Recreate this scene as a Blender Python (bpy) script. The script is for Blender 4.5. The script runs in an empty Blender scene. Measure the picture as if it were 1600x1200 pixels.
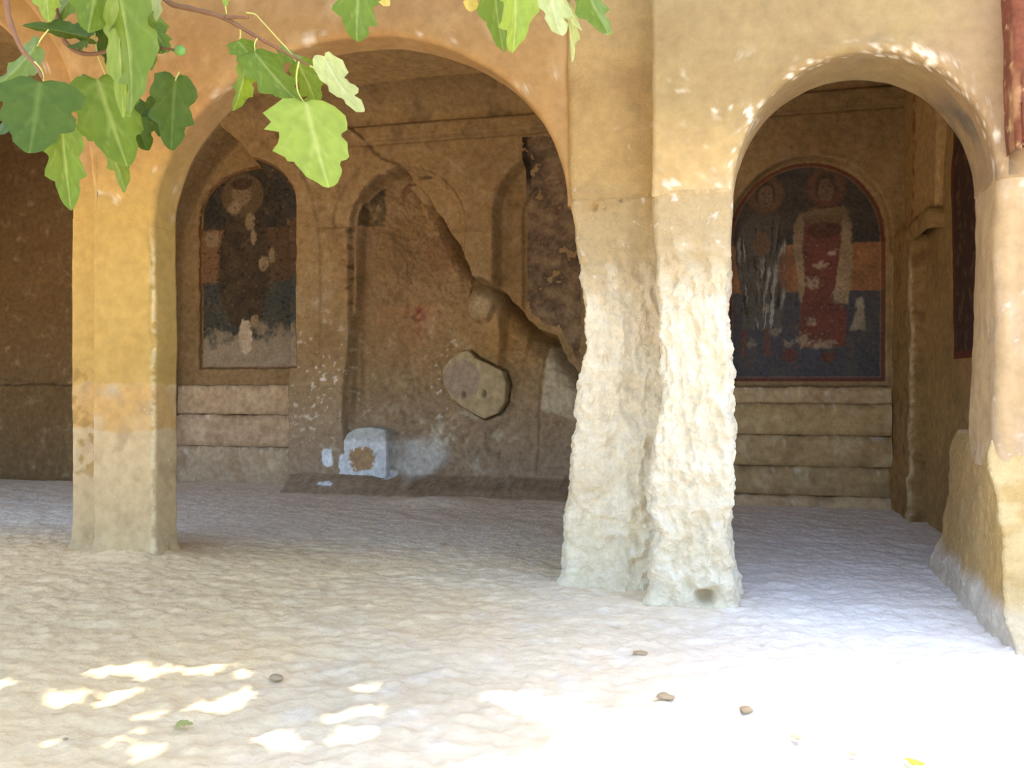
import bpy, math, random
import numpy as np
from mathutils import Vector, Matrix

random.seed(7)
RNG = np.random.RandomState(11)
scene = bpy.context.scene
COL = scene.collection

# ------------------------------------------------------------------ camera
YAW = math.radians(14.0)
CA, SA = math.cos(YAW), math.sin(YAW)
FPX, EYE, HZ = 1340.0, 1.40, 600.0
cam_d = bpy.data.cameras.new('camera')
cam_d.sensor_width = 36.0
cam_d.lens = 36.0 * FPX / 1600.0
cam_d.clip_start = 0.05
cam = bpy.data.objects.new('camera', cam_d)
cam.location = (0, 0, EYE)
cam.rotation_euler = (math.radians(90), 0, YAW)
COL.objects.link(cam)
scene.camera = cam

# ------------------------------------------------------------------ sky, sun, exposure
SUN_EL, SUN_AZ = math.radians(71.0), math.radians(3.0)     # sun stands high behind the rock front
to_sun = Vector((math.cos(SUN_EL) * math.sin(SUN_AZ), math.cos(SUN_EL) * math.cos(SUN_AZ), math.sin(SUN_EL)))
world = bpy.data.worlds.new('world')
scene.world = world
world.use_nodes = True
wn = world.node_tree
wn.nodes.clear()
w_out = wn.nodes.new('ShaderNodeOutputWorld')
w_bg = wn.nodes.new('ShaderNodeBackground')
w_sky = wn.nodes.new('ShaderNodeTexSky')
w_sky.sky_type = 'NISHITA'
w_sky.sun_disc = False
w_sky.sun_elevation = SUN_EL
w_sky.sun_rotation = SUN_AZ
w_sky.dust_density = 3.0
w_sky.air_density = 1.0
w_sky.ozone_density = 1.0
w_bg.inputs['Strength'].default_value = 0.62
wn.links.new(w_sky.outputs[0], w_bg.inputs['Color'])
wn.links.new(w_bg.outputs[0], w_out.inputs['Surface'])
sun_d = bpy.data.lights.new('sun', 'SUN')
sun_d.energy = 5.5
sun_d.angle = math.radians(0.6)
sun_d.color = (1.0, 0.93, 0.80)
sun = bpy.data.objects.new('sun', sun_d)
sun.rotation_euler = to_sun.to_track_quat('Z', 'Y').to_euler()
sun.location = (0, 8, 20)
COL.objects.link(sun)
vs = scene.view_settings
vs.view_transform = 'Standard'
vs.look = 'None'
vs.gamma = 1.0
vs.use_curve_mapping = False
vs.exposure = 0.64
scene.cycles.max_bounces = 10
scene.cycles.diffuse_bounces = 8
scene.cycles.transmission_bounces = 6
scene.cycles.use_denoising = True

# ------------------------------------------------------------------ helpers
def P(px, py, y):
    """measured photo point -> (x, z) on the wall plane at depth y"""
    r = (px - 800.0) / FPX
    x = y * (r * CA - SA) / (CA + r * SA)
    dist = -x * SA + y * CA
    return x, EYE - (py - HZ) / FPX * dist

def PC(px, py, dist):
    """measured photo point -> world point at a distance along the view"""
    X = (px - 800.0) / FPX * dist
    Z = EYE - (py - HZ) / FPX * dist
    return Vector((X * CA - dist * SA, X * SA + dist * CA, Z))

def PF(px, py):
    return PC(px, py, FPX * EYE / (py - HZ))

def lin(r, g, b):
    f = lambda c: (c / 255.0 / 12.92) if c <= 10 else ((c / 255.0 + 0.055) / 1.055) ** 2.4
    return np.array([f(r), f(g), f(b)])

_perm = RNG.permutation(256)
_perm = np.concatenate([_perm, _perm, _perm])
_grad = RNG.normal(size=(256, 3)); _grad /= np.linalg.norm(_grad, axis=1)[:, None]

def perlin(x, y, z):
    xi, yi, zi = np.floor(x).astype(int), np.floor(y).astype(int), np.floor(z).astype(int)
    xf, yf, zf = x - xi, y - yi, z - zi
    xi &= 255; yi &= 255; zi &= 255
    f = lambda t: t * t * t * (t * (t * 6 - 15) + 10)
    u, v, w = f(xf), f(yf), f(zf)
    def g(dx, dy, dz):
        h = _perm[_perm[_perm[xi + dx] + yi + dy] + zi + dz]
        G = _grad[h]
        return G[..., 0] * (xf - dx) + G[..., 1] * (yf - dy) + G[..., 2] * (zf - dz)
    l = lambda a, b, t: a + t * (b - a)
    return l(l(l(g(0, 0, 0), g(1, 0, 0), u), l(g(0, 1, 0), g(1, 1, 0), u), v),
             l(l(g(0, 0, 1), g(1, 0, 1), u), l(g(0, 1, 1), g(1, 1, 1), u), v), w)

def fbm(x, y, z, s, octv=4, off=0.0, gain=0.5):
    a, t, n = 1.0, 0.0, 0.0
    x, y, z = np.broadcast_arrays(np.asarray(x, float), np.asarray(y, float), np.asarray(z, float))
    for i in range(octv):
        t = t + a * perlin(x * s + off + 17.3 * i, y * s + off * 1.7 + 5.1 * i, z * s - off + 3.7 * i)
        n += a
        a *= gain; s *= 2.03
    return t / n * 2.3          # about -1..1

def ss(a, b, x):
    t = np.clip((x - a) / (b - a), 0, 1)
    return t * t * (3 - 2 * t)

def mixc(c, col, m):
    m = np.clip(m, 0, 1)[..., None]
    return c * (1 - m) + np.asarray(col) * m

def poly_in(px, pz, pts):
    ins = np.zeros(np.shape(px), bool)
    n = len(pts)
    for i in range(n):
        x1, y1 = pts[i]; x2, y2 = pts[(i + 1) % n]
        if y1 == y2: continue
        c = ((y1 > pz) != (y2 > pz)) & (px < (x2 - x1) * (pz - y1) / (y2 - y1) + x1)
        ins ^= c
    return ins

def poly_sd(px, pz, pts, closed=True):
    """signed distance, positive inside"""
    d = np.full(np.shape(px), 1e9)
    n = len(pts)
    for i in range(n if closed else n - 1):
        ax, ay = pts[i]; bx, by = pts[(i + 1) % n]
        ex, ey = bx - ax, by - ay
        t = np.clip(((px - ax) * ex + (pz - ay) * ey) / (ex * ex + ey * ey + 1e-12), 0, 1)
        d = np.minimum(d, np.hypot(px - ax - t * ex, pz - ay - t * ey))
    return np.where(poly_in(px, pz, pts), d, -d) if closed else d

def arch_poly(x0, x1, zb, zs, rise, n=24):
    c, a = (x0 + x1) / 2, (x1 - x0) / 2
    pts = [(x0, zb), (x1, zb)]
    for i in range(n + 1):
        t = math.pi * i / n
        pts.append((c + a * math.cos(t), zs + rise * math.sin(t)))
    return pts

def props(o, label=None, category=None, kind=None, group=None):
    if label: o['label'] = label
    if category: o['category'] = category
    if kind: o['kind'] = kind
    if group: o['group'] = group
    return o

def link(name, me, mat=None, parent=None):
    o = bpy.data.objects.new(name, me)
    COL.objects.link(o)
    if mat is not None and me is not None: me.materials.append(mat)
    if parent is not None: o.parent = parent
    return o

def empty(name, loc):
    o = bpy.data.objects.new(name, None)
    o.location = loc
    o.empty_display_size = 0.1
    COL.objects.link(o)
    return o

def mesh_np(name, V, F, C=None, smooth=True):
    me = bpy.data.meshes.new(name)
    V = np.ascontiguousarray(V, np.float32); F = np.ascontiguousarray(F, np.int32)
    k = F.shape[1]
    me.vertices.add(len(V)); me.vertices.foreach_set('co', V.ravel())
    me.loops.add(F.size); me.loops.foreach_set('vertex_index', F.ravel())
    me.polygons.add(len(F))
    me.polygons.foreach_set('loop_start', np.arange(0, F.size, k, dtype=np.int32))
    me.polygons.foreach_set('loop_total', np.full(len(F), k, np.int32))
    if C is not None:
        a = me.color_attributes.new('Col', 'FLOAT_COLOR', 'POINT')
        C4 = np.ones((len(V), 4), np.float32); C4[:, :3] = C
        a.data.foreach_set('color', C4.ravel())
    me.update(calc_edges=True)
    me.validate()
    if smooth: me.polygons.foreach_set('use_smooth', np.ones(len(me.polygons), bool))
    return me

def grid_faces(n, m, wrap=False):
    i = np.arange(n - 1)[:, None]
    j = np.arange(m if wrap else m - 1)[None, :]
    j2 = (j + 1) % m
    a = i * m + j; b = i * m + j2; c = (i + 1) * m + j2; d = (i + 1) * m + j
    return np.stack([a, b, c, d], -1).reshape(-1, 4)

def grid_obj(name, X, Y, Z, C, mat, parent=None, mask=None, flip=False, wrap=False, offset=(0, 0, 0)):
    n, m = X.shape
    V = np.stack([X, Y, Z], -1).reshape(-1, 3) - np.asarray(offset)
    F = grid_faces(n, m, wrap)
    if flip: F = F[:, ::-1]
    C = C.reshape(-1, 3)
    if mask is not None:
        mk = mask.reshape(-1)
        F = F[mk[F].all(1)]
        used = np.zeros(len(V), bool); used[F.ravel()] = True
        idx = np.cumsum(used) - 1
        V, C, F = V[used], C[used], idx[F]
    return link(name, mesh_np(name, V, F, C), mat, parent)

# ------------------------------------------------------------------ materials
def stone_mat(name, scale=9.0, var=0.18, bump=0.35, bdist=0.012, rough=0.95, fine=70.0):
    m = bpy.data.materials.new(name); m.use_nodes = True
    nt = m.node_tree; N = nt.nodes; L = nt.links
    b = N['Principled BSDF']
    b.inputs['Roughness'].default_value = rough
    b.inputs['Specular IOR Level'].default_value = 0.15
    at = N.new('ShaderNodeAttribute'); at.attribute_name = 'Col'
    tc = N.new('ShaderNodeTexCoord')
    n1 = N.new('ShaderNodeTexNoise'); n1.inputs['Scale'].default_value = scale
    n1.inputs['Detail'].default_value = 8; n1.inputs['Roughness'].default_value = 0.65
    L.new(tc.outputs['Object'], n1.inputs['Vector'])
    mr = N.new('ShaderNodeMapRange')
    mr.inputs['From Min'].default_value = 0.3; mr.inputs['From Max'].default_value = 0.7
    mr.inputs['To Min'].default_value = 1 - var; mr.inputs['To Max'].default_value = 1 + var
    L.new(n1.outputs['Fac'], mr.inputs['Value'])
    mu = N.new('ShaderNodeVectorMath'); mu.operation = 'SCALE'
    L.new(at.outputs['Color'], mu.inputs[0]); L.new(mr.outputs['Result'], mu.inputs['Scale'])
    L.new(mu.outputs[0], b.inputs['Base Color'])
    n2 = N.new('ShaderNodeTexNoise'); n2.inputs['Scale'].default_value = fine
    n2.inputs['Detail'].default_value = 6; n2.inputs['Roughness'].default_value = 0.6
    L.new(tc.outputs['Object'], n2.inputs['Vector'])
    ad = N.new('ShaderNodeMath'); ad.operation = 'ADD'
    L.new(n1.outputs['Fac'], ad.inputs[0]); L.new(n2.outputs['Fac'], ad.inputs[1])
    bp = N.new('ShaderNodeBump'); bp.inputs['Strength'].default_value = bump
    bp.inputs['Distance'].default_value = bdist
    L.new(ad.outputs[0], bp.inputs['Height']); L.new(bp.outputs[0], b.inputs['Normal'])
    return m

M_plaster = stone_mat('limewashed_rock', 11.0, 0.14, 0.35, 0.010)
M_rock = stone_mat('hewn_tufa', 13.0, 0.26, 0.7, 0.018)
M_rough = stone_mat('eroded_tufa', 16.0, 0.12, 0.8, 0.022)
M_floor = stone_mat('floor_tufa', 9.0, 0.10, 0.55, 0.022, fine=26.0)
M_fresco = stone_mat('fresco_paint', 26.0, 0.22, 0.25, 0.004, fine=120.0)

def leaf_mat(name, col, under, trans=0.45, gloss=0.45):
    m = bpy.data.materials.new(name); m.use_nodes = True
    nt = m.node_tree; N = nt.nodes; L = nt.links
    b = N['Principled BSDF']; b.inputs['Roughness'].default_value = gloss; b.inputs['Specular IOR Level'].default_value = 0.22
    out = N['Material Output']
    at = N.new('ShaderNodeAttribute'); at.attribute_name = 'Col'
    mx = N.new('ShaderNodeMix'); mx.data_type = 'RGBA'
    mx.inputs['A'].default_value = (*col, 1); mx.inputs['B'].default_value = (*under, 1)
    L.new(at.outputs['Fac'], mx.inputs['Factor'])
    tc = N.new('ShaderNodeTexCoord')
    n = N.new('ShaderNodeTexNoise'); n.inputs['Scale'].default_value = 7; n.inputs['Detail'].default_value = 5
    L.new(tc.outputs['Object'], n.inputs['Vector'])
    mr = N.new('ShaderNodeMapRange'); mr.inputs['To Min'].default_value = 0.7; mr.inputs['To Max'].default_value = 1.3
    L.new(n.outputs['Fac'], mr.inputs['Value'])
    sc = N.new('ShaderNodeVectorMath'); sc.operation = 'SCALE'
    L.new(mx.outputs['Result'], sc.inputs[0]); L.new(mr.outputs['Result'], sc.inputs['Scale'])
    L.new(sc.outputs[0], b.inputs['Base Color'])
    tr = N.new('ShaderNodeBsdfTranslucent')
    hs = N.new('ShaderNodeHueSaturation'); hs.inputs['Hue'].default_value = 0.475
    hs.inputs['Saturation'].default_value = 1.1; hs.inputs['Value'].default_value = 1.15
    L.new(sc.outputs[0], hs.inputs['Color']); L.new(hs.outputs[0], tr.inputs['Color'])
    ms = N.new('ShaderNodeMixShader'); ms.inputs['Fac'].default_value = trans
    L.new(b.outputs[0], ms.inputs[1]); L.new(tr.outputs[0], ms.inputs[2])
    L.new(ms.outputs[0], out.inputs['Surface'])
    bp = N.new('ShaderNodeBump'); bp.inputs['Strength'].default_value = 0.4; bp.inputs['Distance'].default_value = 0.004
    L.new(at.outputs['Fac'], bp.inputs['Height']); L.new(bp.outputs[0], b.inputs['Normal'])
    return m

LEAF = {
    'mid':  leaf_mat('fig_leaf_green', tuple(lin(100, 122, 42)), tuple(lin(160, 172, 96))),
    'deep_shade': leaf_mat('fig_leaf_shaded_green', tuple(lin(66, 86, 24)), tuple(lin(100, 118, 54)), 0.3),  # shaded copy of the leaf green, the shade sits in the colour
    'pale': leaf_mat('fig_leaf_pale_underside', tuple(lin(170, 176, 112)), tuple(lin(205, 205, 156)), 0.4),
    'lime': leaf_mat('fig_leaf_lime_lit', tuple(lin(136, 156, 66)), tuple(lin(184, 192, 116)), 0.45),  # brighter copy of the leaf green, sunlight mixed into the colour
    'dry':  leaf_mat('fig_leaf_yellowing', tuple(lin(200, 180, 90)), tuple(lin(215, 190, 120)), 0.4),
}

def plain_mat(name, col, rough=0.8, scale=30, var=0.3, bump=0.4):
    m = bpy.data.materials.new(name); m.use_nodes = True
    nt = m.node_tree; N = nt.nodes; L = nt.links
    b = N['Principled BSDF']; b.inputs['Roughness'].default_value = rough
    tc = N.new('ShaderNodeTexCoord')
    n = N.new('ShaderNodeTexNoise'); n.inputs['Scale'].default_value = scale; n.inputs['Detail'].default_value = 6
    L.new(tc.outputs['Object'], n.inputs['Vector'])
    cr = N.new('ShaderNodeMix'); cr.data_type = 'RGBA'
    cr.inputs['A'].default_value = (*[c * (1 - var) for c in col], 1)
    cr.inputs['B'].default_value = (*[min(1, c * (1 + var)) for c in col], 1)
    L.new(n.outputs['Fac'], cr.inputs['Factor']); L.new(cr.outputs['Result'], b.inputs['Base Color'])
    bp = N.new('ShaderNodeBump'); bp.inputs['Strength'].default_value = bump; bp.inputs['Distance'].default_value = 0.005
    L.new(n.outputs['Fac'], bp.inputs['Height']); L.new(bp.outputs[0], b.inputs['Normal'])
    return m

M_bark = plain_mat('fig_bark', lin(120, 92, 62))
M_twig = plain_mat('fig_twig', lin(112, 78, 50))
M_stalk = plain_mat('leaf_stalk', lin(170, 165, 80), 0.5)
M_fig = plain_mat('green_fig_skin', lin(96, 138, 58), 0.5)
M_pebble = plain_mat('pebble_stone', lin(166, 144, 112))

# ------------------------------------------------------------------ palette of the rock
TAN = lin(206, 172, 118)
TANW = lin(162, 130, 86)
OCHRE = lin(176, 145, 82)
CREAM = lin(226, 212, 182)
GREYB = lin(196, 176, 142)
INNER = lin(152, 126, 88)
INNERP = lin(164, 142, 108)
PLASTW = lin(226, 218, 204)

def vdisp(X, Y, Z, amp):
    """one world-space unevenness field, so neighbouring pieces stay flush"""
    dx = fbm(X, Y, Z, 1.3, 3, 3.1) + 0.45 * fbm(X, Y, Z, 6.0, 3, 9.4)
    dy = fbm(X, Y, Z, 1.3, 3, 21.7) + 0.45 * fbm(X, Y, Z, 6.0, 3, 31.4)
    dz = fbm(X, Y, Z, 1.3, 3, 41.9) + 0.45 * fbm(X, Y, Z, 6.0, 3, 51.3)
    return X + amp * dx, Y + amp * dy, Z + amp * dz

# ------------------------------------------------------------------ floor
def build_floor():
    xs = np.concatenate([np.linspace(-40, -12.5, 20)[:-1], np.linspace(-12.5, 5, 700), np.linspace(5, 40, 20)[1:]])
    ys = np.concatenate([np.linspace(-40, -2, 30)[:-1], np.linspace(-2, 2.4, 60)[:-1], np.linspace(2.4, 11.6, 480)])
    X, Y = np.meshgrid(xs, ys, indexing='ij')
    Z = np.zeros_like(X)
    near = ss(8.5, 5.0, Y)
    # trodden, hand-pecked surface: low humps, pock marks
    h = 0.020 * fbm(X, Y, 0, 0.9, 3, 2.0) + 0.012 * fbm(X, Y, 0, 4.2, 3, 8.0)
    pk = fbm(X, Y, 0, 9.0, 3, 14.0)
    h = h + 0.007 * near * fbm(X, Y, 0, 17.0, 3, 44.0)
    h = h + 0.014 * near * fbm(X, Y, 0, 7.0, 2, 47.0)
    h = h + (0.010 + 0.012 * near) * (np.abs(pk) ** 0.8) * -1.0
    h = h + 0.06 * np.exp(-(((X + 3.35) / 0.55) ** 2 + ((Y - 9.6) / 0.30) ** 2))      # low hump before the back wall
    h = h + 0.07 * np.exp(-((X + 4.7) ** 2 / 0.16 + (Y - 6.1) ** 2 / 0.09))
    Z = Z + h
    big = np.hypot(X, Y) > 14
    Z = np.where(big, 0, Z)
    n1 = fbm(X, Y, 0, 0.7, 4, 60.0); n2 = fbm(X, Y, 0, 5.0, 3, 70.0)
    C = np.ones(X.shape + (3,)) * lin(224, 208, 182)
    C = mixc(C, lin(206, 188, 158), ss(-0.1, 0.7, n1) * 0.8)
    C = mixc(C, lin(230, 222, 210), ss(0.0, 0.8, n2) * 0.6)
    C = mixc(C, lin(186, 170, 146), ss(0.25, 0.9, np.abs(pk)) * 0.35)
    C = mixc(C, lin(226, 212, 190), ss(6.5, 8.5, Y) * 0.6)
    C = mixc(C, lin(228, 194, 140), ss(-0.4, -3.0, X + 1.2 * n1) * ss(7.5, 6.0, Y) * 0.75)      # warm light of the left side, painted into the floor colour
    C = mixc(C, lin(232, 227, 223), ss(-0.6, 0.8, X + 0.5 * n1) * 0.8)                              # paler, cooler skylight on the right, also put into the colour
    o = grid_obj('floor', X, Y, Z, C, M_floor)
    props(o, 'uneven pale trodden rock floor of the portico and courtyard', None, 'structure')
build_floor()

# ------------------------------------------------------------------ rock front with its arches
ZTOP = 5.3
def arch_curve(x0, x1, zs, rise, n):
    c, a = (x0 + x1) / 2, (x1 - x0) / 2
    out = []
    for i in range(n + 1):
        t = math.pi * (1 - i / n)
        ct, st = math.cos(t), math.sin(t)
        nx, nz = ct / a, st / rise
        l = math.hypot(nx, nz)
        out.append((c + a * ct, zs + rise * st, nx / l, nz / l))
    return out

def solid(x0, x1, z0, z1, n):
    return [(x0 + (x1 - x0) * i / n, z0 + (z1 - z0) * i / n, 0.0, 0.0) for i in range(n + 1)]

def arch_wall(name, stations, y0, y1, paint, mat, parent=None, ztop=ZTOP, ns=90, nt=12, r=0.045, amp=0.012, chips=0.02):
    S = np.array(stations)
    cx, cz, nx, nz = [S[:, i][:, None] for i in range(4)]
    prof = []
    ex, ez = cx + nx * r, cz + nz * r
    s = np.linspace(1, 0, ns)[None, :] ** 1.0
    XF = ex + 0 * s; ZF = ez + (ztop - ez) * s; YF = np.full_like(XF, y0)
    a = np.linspace(0, math.pi / 2, 6)[1:][None, :]
    XA = cx + nx * r * (1 - np.sin(a)); ZA = cz + nz * r * (1 - np.sin(a)); YA = y0 + r * (1 - np.cos(a)) + 0 * cx
    t = np.linspace(0, 1, nt + 2)[1:-1][None, :]
    XS = cx + 0 * t; ZS = cz + 0 * t; YS = (y0 + r) + (y1 - y0 - 2 * r) * t + 0 * cx
    a2 = a[:, ::-1]
    a3 = np.concatenate([a2, [[0.0]]], 1)
    XB = cx + nx * r * (1 - np.sin(a3)); ZB = cz + nz * r * (1 - np.sin(a3)); YB = y1 - r * (1 - np.cos(a3)) + 0 * cx
    s2 = np.linspace(0, 1, ns // 3)[1:][None, :]
    XK = ex + 0 * s2; ZK = ez + (ztop - ez) * s2; YK = np.full_like(XK, y1)
    X = np.concatenate([XF, XA, XS, XB, XK], 1); Y = np.concatenate([YF, YA, YS, YB, YK], 1)
    Z = np.concatenate([ZF, ZA, ZS, ZB, ZK], 1)
    # thick rock above: the mass runs back over the rooms
    X = np.concatenate([X, X[:, -1:]], 1); Y = np.concatenate([Y, Y[:, -1:] + 6.5], 1); Z = np.concatenate([Z, Z[:, -1:]], 1)
    X = np.concatenate([X[:1], X, X[-1:]]); Z = np.concatenate([Z[:1], Z, Z[-1:]]); Y = np.concatenate([np.maximum(Y[:1], y1), Y, np.maximum(Y[-1:], y1)])
    edge = np.zeros_like(X); k = ns - 1
    edge[:, max(0, k - 6):k + 7] = 1.0
    X0, Y0, Z0 = X, Y, Z
    ch = np.clip(fbm(X, Y, Z, 5.0, 4, 77.0) - 0.25, 0, 1) * edge
    X, Y, Z = vdisp(X, Y, Z, amp)
    Y = Y + ch * chips * 2.0
    C = paint(X0, Y0, Z0, edge, ch)
    o = grid_obj(name, X, Y, Z, C, mat, parent, flip=False)
    return o

def paint_front(X, Y, Z, edge, ch):
    n1 = fbm(X, Y, Z, 0.8, 4, 5.0); n2 = fbm(X, Y, Z, 3.2, 4, 15.0); n3 = fbm(X, Y, Z, 11.0, 3, 25.0)
    C = np.ones(X.shape + (3,)) * TANW
    C = mixc(C, lin(156, 120, 78), ss(-0.2, 0.6, n1) * 0.7)
    C = mixc(C, lin(186, 158, 114), ss(0.1, 0.7, n2) * 0.5)
    C = mixc(C, OCHRE, ss(3.5, 2.8, Z + 0.2 * n2) * ss(-3.6, -4.2, X))     # limewash climbs from the left pillar
    C = mixc(C, lin(150, 112, 70), ss(0.3, 0.8, n3) * 0.4)
    C = mixc(C, PLASTW, ss(0.15, 0.5, ch) * 0.6)
    C = mixc(C, PLASTW, ss(0.55, 0.8, n3 * 0.6 + n2 * 0.6) * 0.45)
    return C

Y_MAIN, Y_MAINB = 5.97, 6.30
Y_BAY, Y_BAYB = 5.55, 6.12
st = []
st += solid(-12.5, -9.20, 2.8, 2.8, 20)
st += arch_curve(-9.20, -5.03, 2.80, 2.45, 90)
st += solid(-4.97, -4.51, 2.80, 2.68, 12)
st += arch_curve(-4.45, -1.09, 2.66, 1.36, 110)
st += solid(-1.04, -0.60, 2.66, 2.66, 6)
wall_front = arch_wall('wall_front', st, Y_MAIN, Y_MAINB, paint_front, M_plaster)
props(wall_front, 'warm tan rock front with two wide round arches', None, 'structure')
# recessed second order of the left arch
st = solid(-12.5, -8.78, 2.8, 2.8, 12) + arch_curve(-8.73, -5.46, 2.80, 2.10, 80) + solid(-5.41, -4.80, 2.80, 2.80, 8)
arch_wall('arch_order', st, 6.23, 6.48, paint_front, M_plaster, wall_front, ztop=5.28, ns=50, amp=0.008)

def paint_centre(X, Y, Z):
    n1 = fbm(X, Y, Z, 1.5, 4, 8.0); n2 = fbm(X, Y, Z, 5.0, 4, 19.0); n3 = fbm(X, Y, Z, 15.0, 3, 29.0)
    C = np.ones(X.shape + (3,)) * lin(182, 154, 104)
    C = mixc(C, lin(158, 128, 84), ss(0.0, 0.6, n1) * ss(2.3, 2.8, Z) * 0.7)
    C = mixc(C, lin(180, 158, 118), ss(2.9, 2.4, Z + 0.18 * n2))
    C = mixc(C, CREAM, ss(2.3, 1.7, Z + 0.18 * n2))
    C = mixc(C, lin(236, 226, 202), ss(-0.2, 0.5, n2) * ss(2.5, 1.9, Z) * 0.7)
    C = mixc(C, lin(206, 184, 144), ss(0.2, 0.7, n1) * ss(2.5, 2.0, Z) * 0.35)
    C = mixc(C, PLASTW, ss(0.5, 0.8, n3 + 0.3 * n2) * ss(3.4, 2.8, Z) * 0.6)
    return C

def paint_bay(X, Y, Z, edge, ch):
    n1 = fbm(X, Y, Z, 0.9, 4, 6.0); n2 = fbm(X, Y, Z, 3.4, 4, 16.0); n3 = fbm(X, Y, Z, 12.0, 3, 26.0)
    C = np.ones(X.shape + (3,)) * lin(150, 129, 88)
    C = mixc(C, lin(134, 110, 73), ss(-0.1, 0.6, n1) * 0.6)
    m = np.clip(ss(3.3, 2.62, Z + 0.15 * n2) * ss(0.45, 0.0, X), 0, 1)[..., None]
    C = C * (1 - m) + paint_centre(X, Y, Z) * m
    C = mixc(C, lin(164, 134, 104), ss(0.9, 1.7, X + 0.3 * n2) * 0.6)          # pinkish grey plaster to the right
    n4 = fbm(X, Y, Z, 24.0, 4, 36.0)
    d = np.abs(np.hypot((X - 0.795) / 0.755, (Z - 2.6) / 0.82) - 1.0)
    C = mixc(C, lin(236, 226, 204), ss(0.14, 0.02, d) * ss(0.15, 0.6, 0.5 * n2 + 0.8 * n4) * ss(2.5, 2.8, Z) * (Y < Y_BAY + 0.10) * 0.8)  # chipped white rim
    C = mixc(C, lin(230, 220, 198), ss(0.3, 0.7, 0.6 * n4 + 0.6 * n2) * ss(0.45, 0.0, X) * ss(3.6, 3.1, Z) * 0.7)
    k = np.exp(-(((X - 0.83) / 0.10) ** 2 + ((Z - 3.50) / 0.10) ** 2))
    C = mixc(C, lin(128, 112, 88), k * ss(-0.3, 0.3, n2) * 0.7)                # dark stain over the crown
    b = np.exp(-(((X - 1.38) / 0.16) ** 2 + ((Z - 2.98) / 0.24) ** 2)) * (Y > Y_BAY + 0.2)
    C = mixc(C, lin(92, 88, 80), b * ss(-0.1, 0.4, n2 + 0.3) * 0.9)            # grey paint remnant in the soffit
    return C
st = solid(-0.46, -0.02, 2.6, 2.6, 16) + arch_curve(0.042, 1.55, 2.60, 0.82, 90) + solid(1.6, 4.6, 2.6, 2.6, 40)
arch_wall('right_bay_front', st, Y_BAY, Y_BAYB, paint_bay, M_plaster, wall_front, ns=110, nt=20, r=0.05, amp=0.010, chips=0.012)

def ring(x0, x1, y0, y1, r, n):
    """n points round a rounded rectangle, starting at the back, unit square edges sampled evenly"""
    w, d = x1 - x0, y1 - y0
    segs = []
    for (cx, cy, a0) in ((x1 - r, y1 - r, 0), (x0 + r, y1 - r, 90), (x0 + r, y0 + r, 180), (x1 - r, y0 + r, 270)):
        for k in range(7):
            a = math.radians(a0 + 15 * k)
            segs.append((cx + r * math.cos(a), cy + r * math.sin(a)))
    segs.append(segs[0])
    S = np.array(segs)
    L = np.concatenate([[0], np.cumsum(np.hypot(*np.diff(S, axis=0).T))])
    t = np.linspace(0, L[-1], n, endpoint=False)
    return np.interp(t, L, S[:, 0]), np.interp(t, L, S[:, 1])

def build_shade_brow():  # unseen overhang, added to shade the front and set the floor's shadow edge
    xs = np.linspace(-14, 6, 330); n = 40
    ry, rz = ring(5.62, 12.6, 4.86, 5.34, 0.12, n * 4)
    X = np.repeat(xs[:, None], n * 4, 1); Y = np.repeat(ry[None], len(xs), 0); Z = np.repeat(rz[None], len(xs), 0)
    k = (Y < 5.9)
    e = 0.05 * fbm(X, Y, Z, 0.9, 3, 211.0) + 0.03 * fbm(X, Y, Z, 3.5, 4, 213.0)
    C = np.ones(X.shape + (3,)) * lin(196, 166, 120)
    C = mixc(C, lin(150, 128, 96), ss(0, .5, fbm(X, Y, Z, 1.5, 4, 215.0)) * .7)
    # behind the front the underside rises above the room's ceiling
    Z = np.where((Y > 5.9) & (Z < 5.1), 5.27, Z)
    grid_obj('shade_brow', X, Y - e * k, Z + 0.5 * e * k, C, M_rough, wall_front, wrap=True)
build_shade_brow()

# ------------------------------------------------------------------ shafts (pillars, jamb) as tubes with rounded corners
def shaft(name, x0, x1, y0, y1, z0, z1, nz, nr, r, shape, paint, mat, parent, origin, amp=0.012):
    rx, ry = ring(x0, x1, y0, y1, r, nr)
    zz = np.linspace(z0, z1, nz)
    X = np.repeat(rx[None, :], nz, 0); Y = np.repeat(ry[None, :], nz, 0); Z = np.repeat(zz[:, None], nr, 1)
    NX = np.zeros_like(X); NY = np.zeros_like(X)
    gx = np.roll(rx, -1) - np.roll(rx, 1); gy = np.roll(ry, -1) - np.roll(ry, 1)
    l = np.hypot(gx, gy); NX[:] = gy / l; NY[:] = -gx / l
    X1, Y1, Z1 = vdisp(X, Y, Z, amp)
    if shape is not None:
        X1, Y1, Z1 = shape(X, Y, Z, NX, NY, X1, Y1, Z1)
    C = paint(X, Y, Z)
    return grid_obj(name, X1, Y1, Z1, C, mat, parent, wrap=True, offset=origin)

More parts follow.
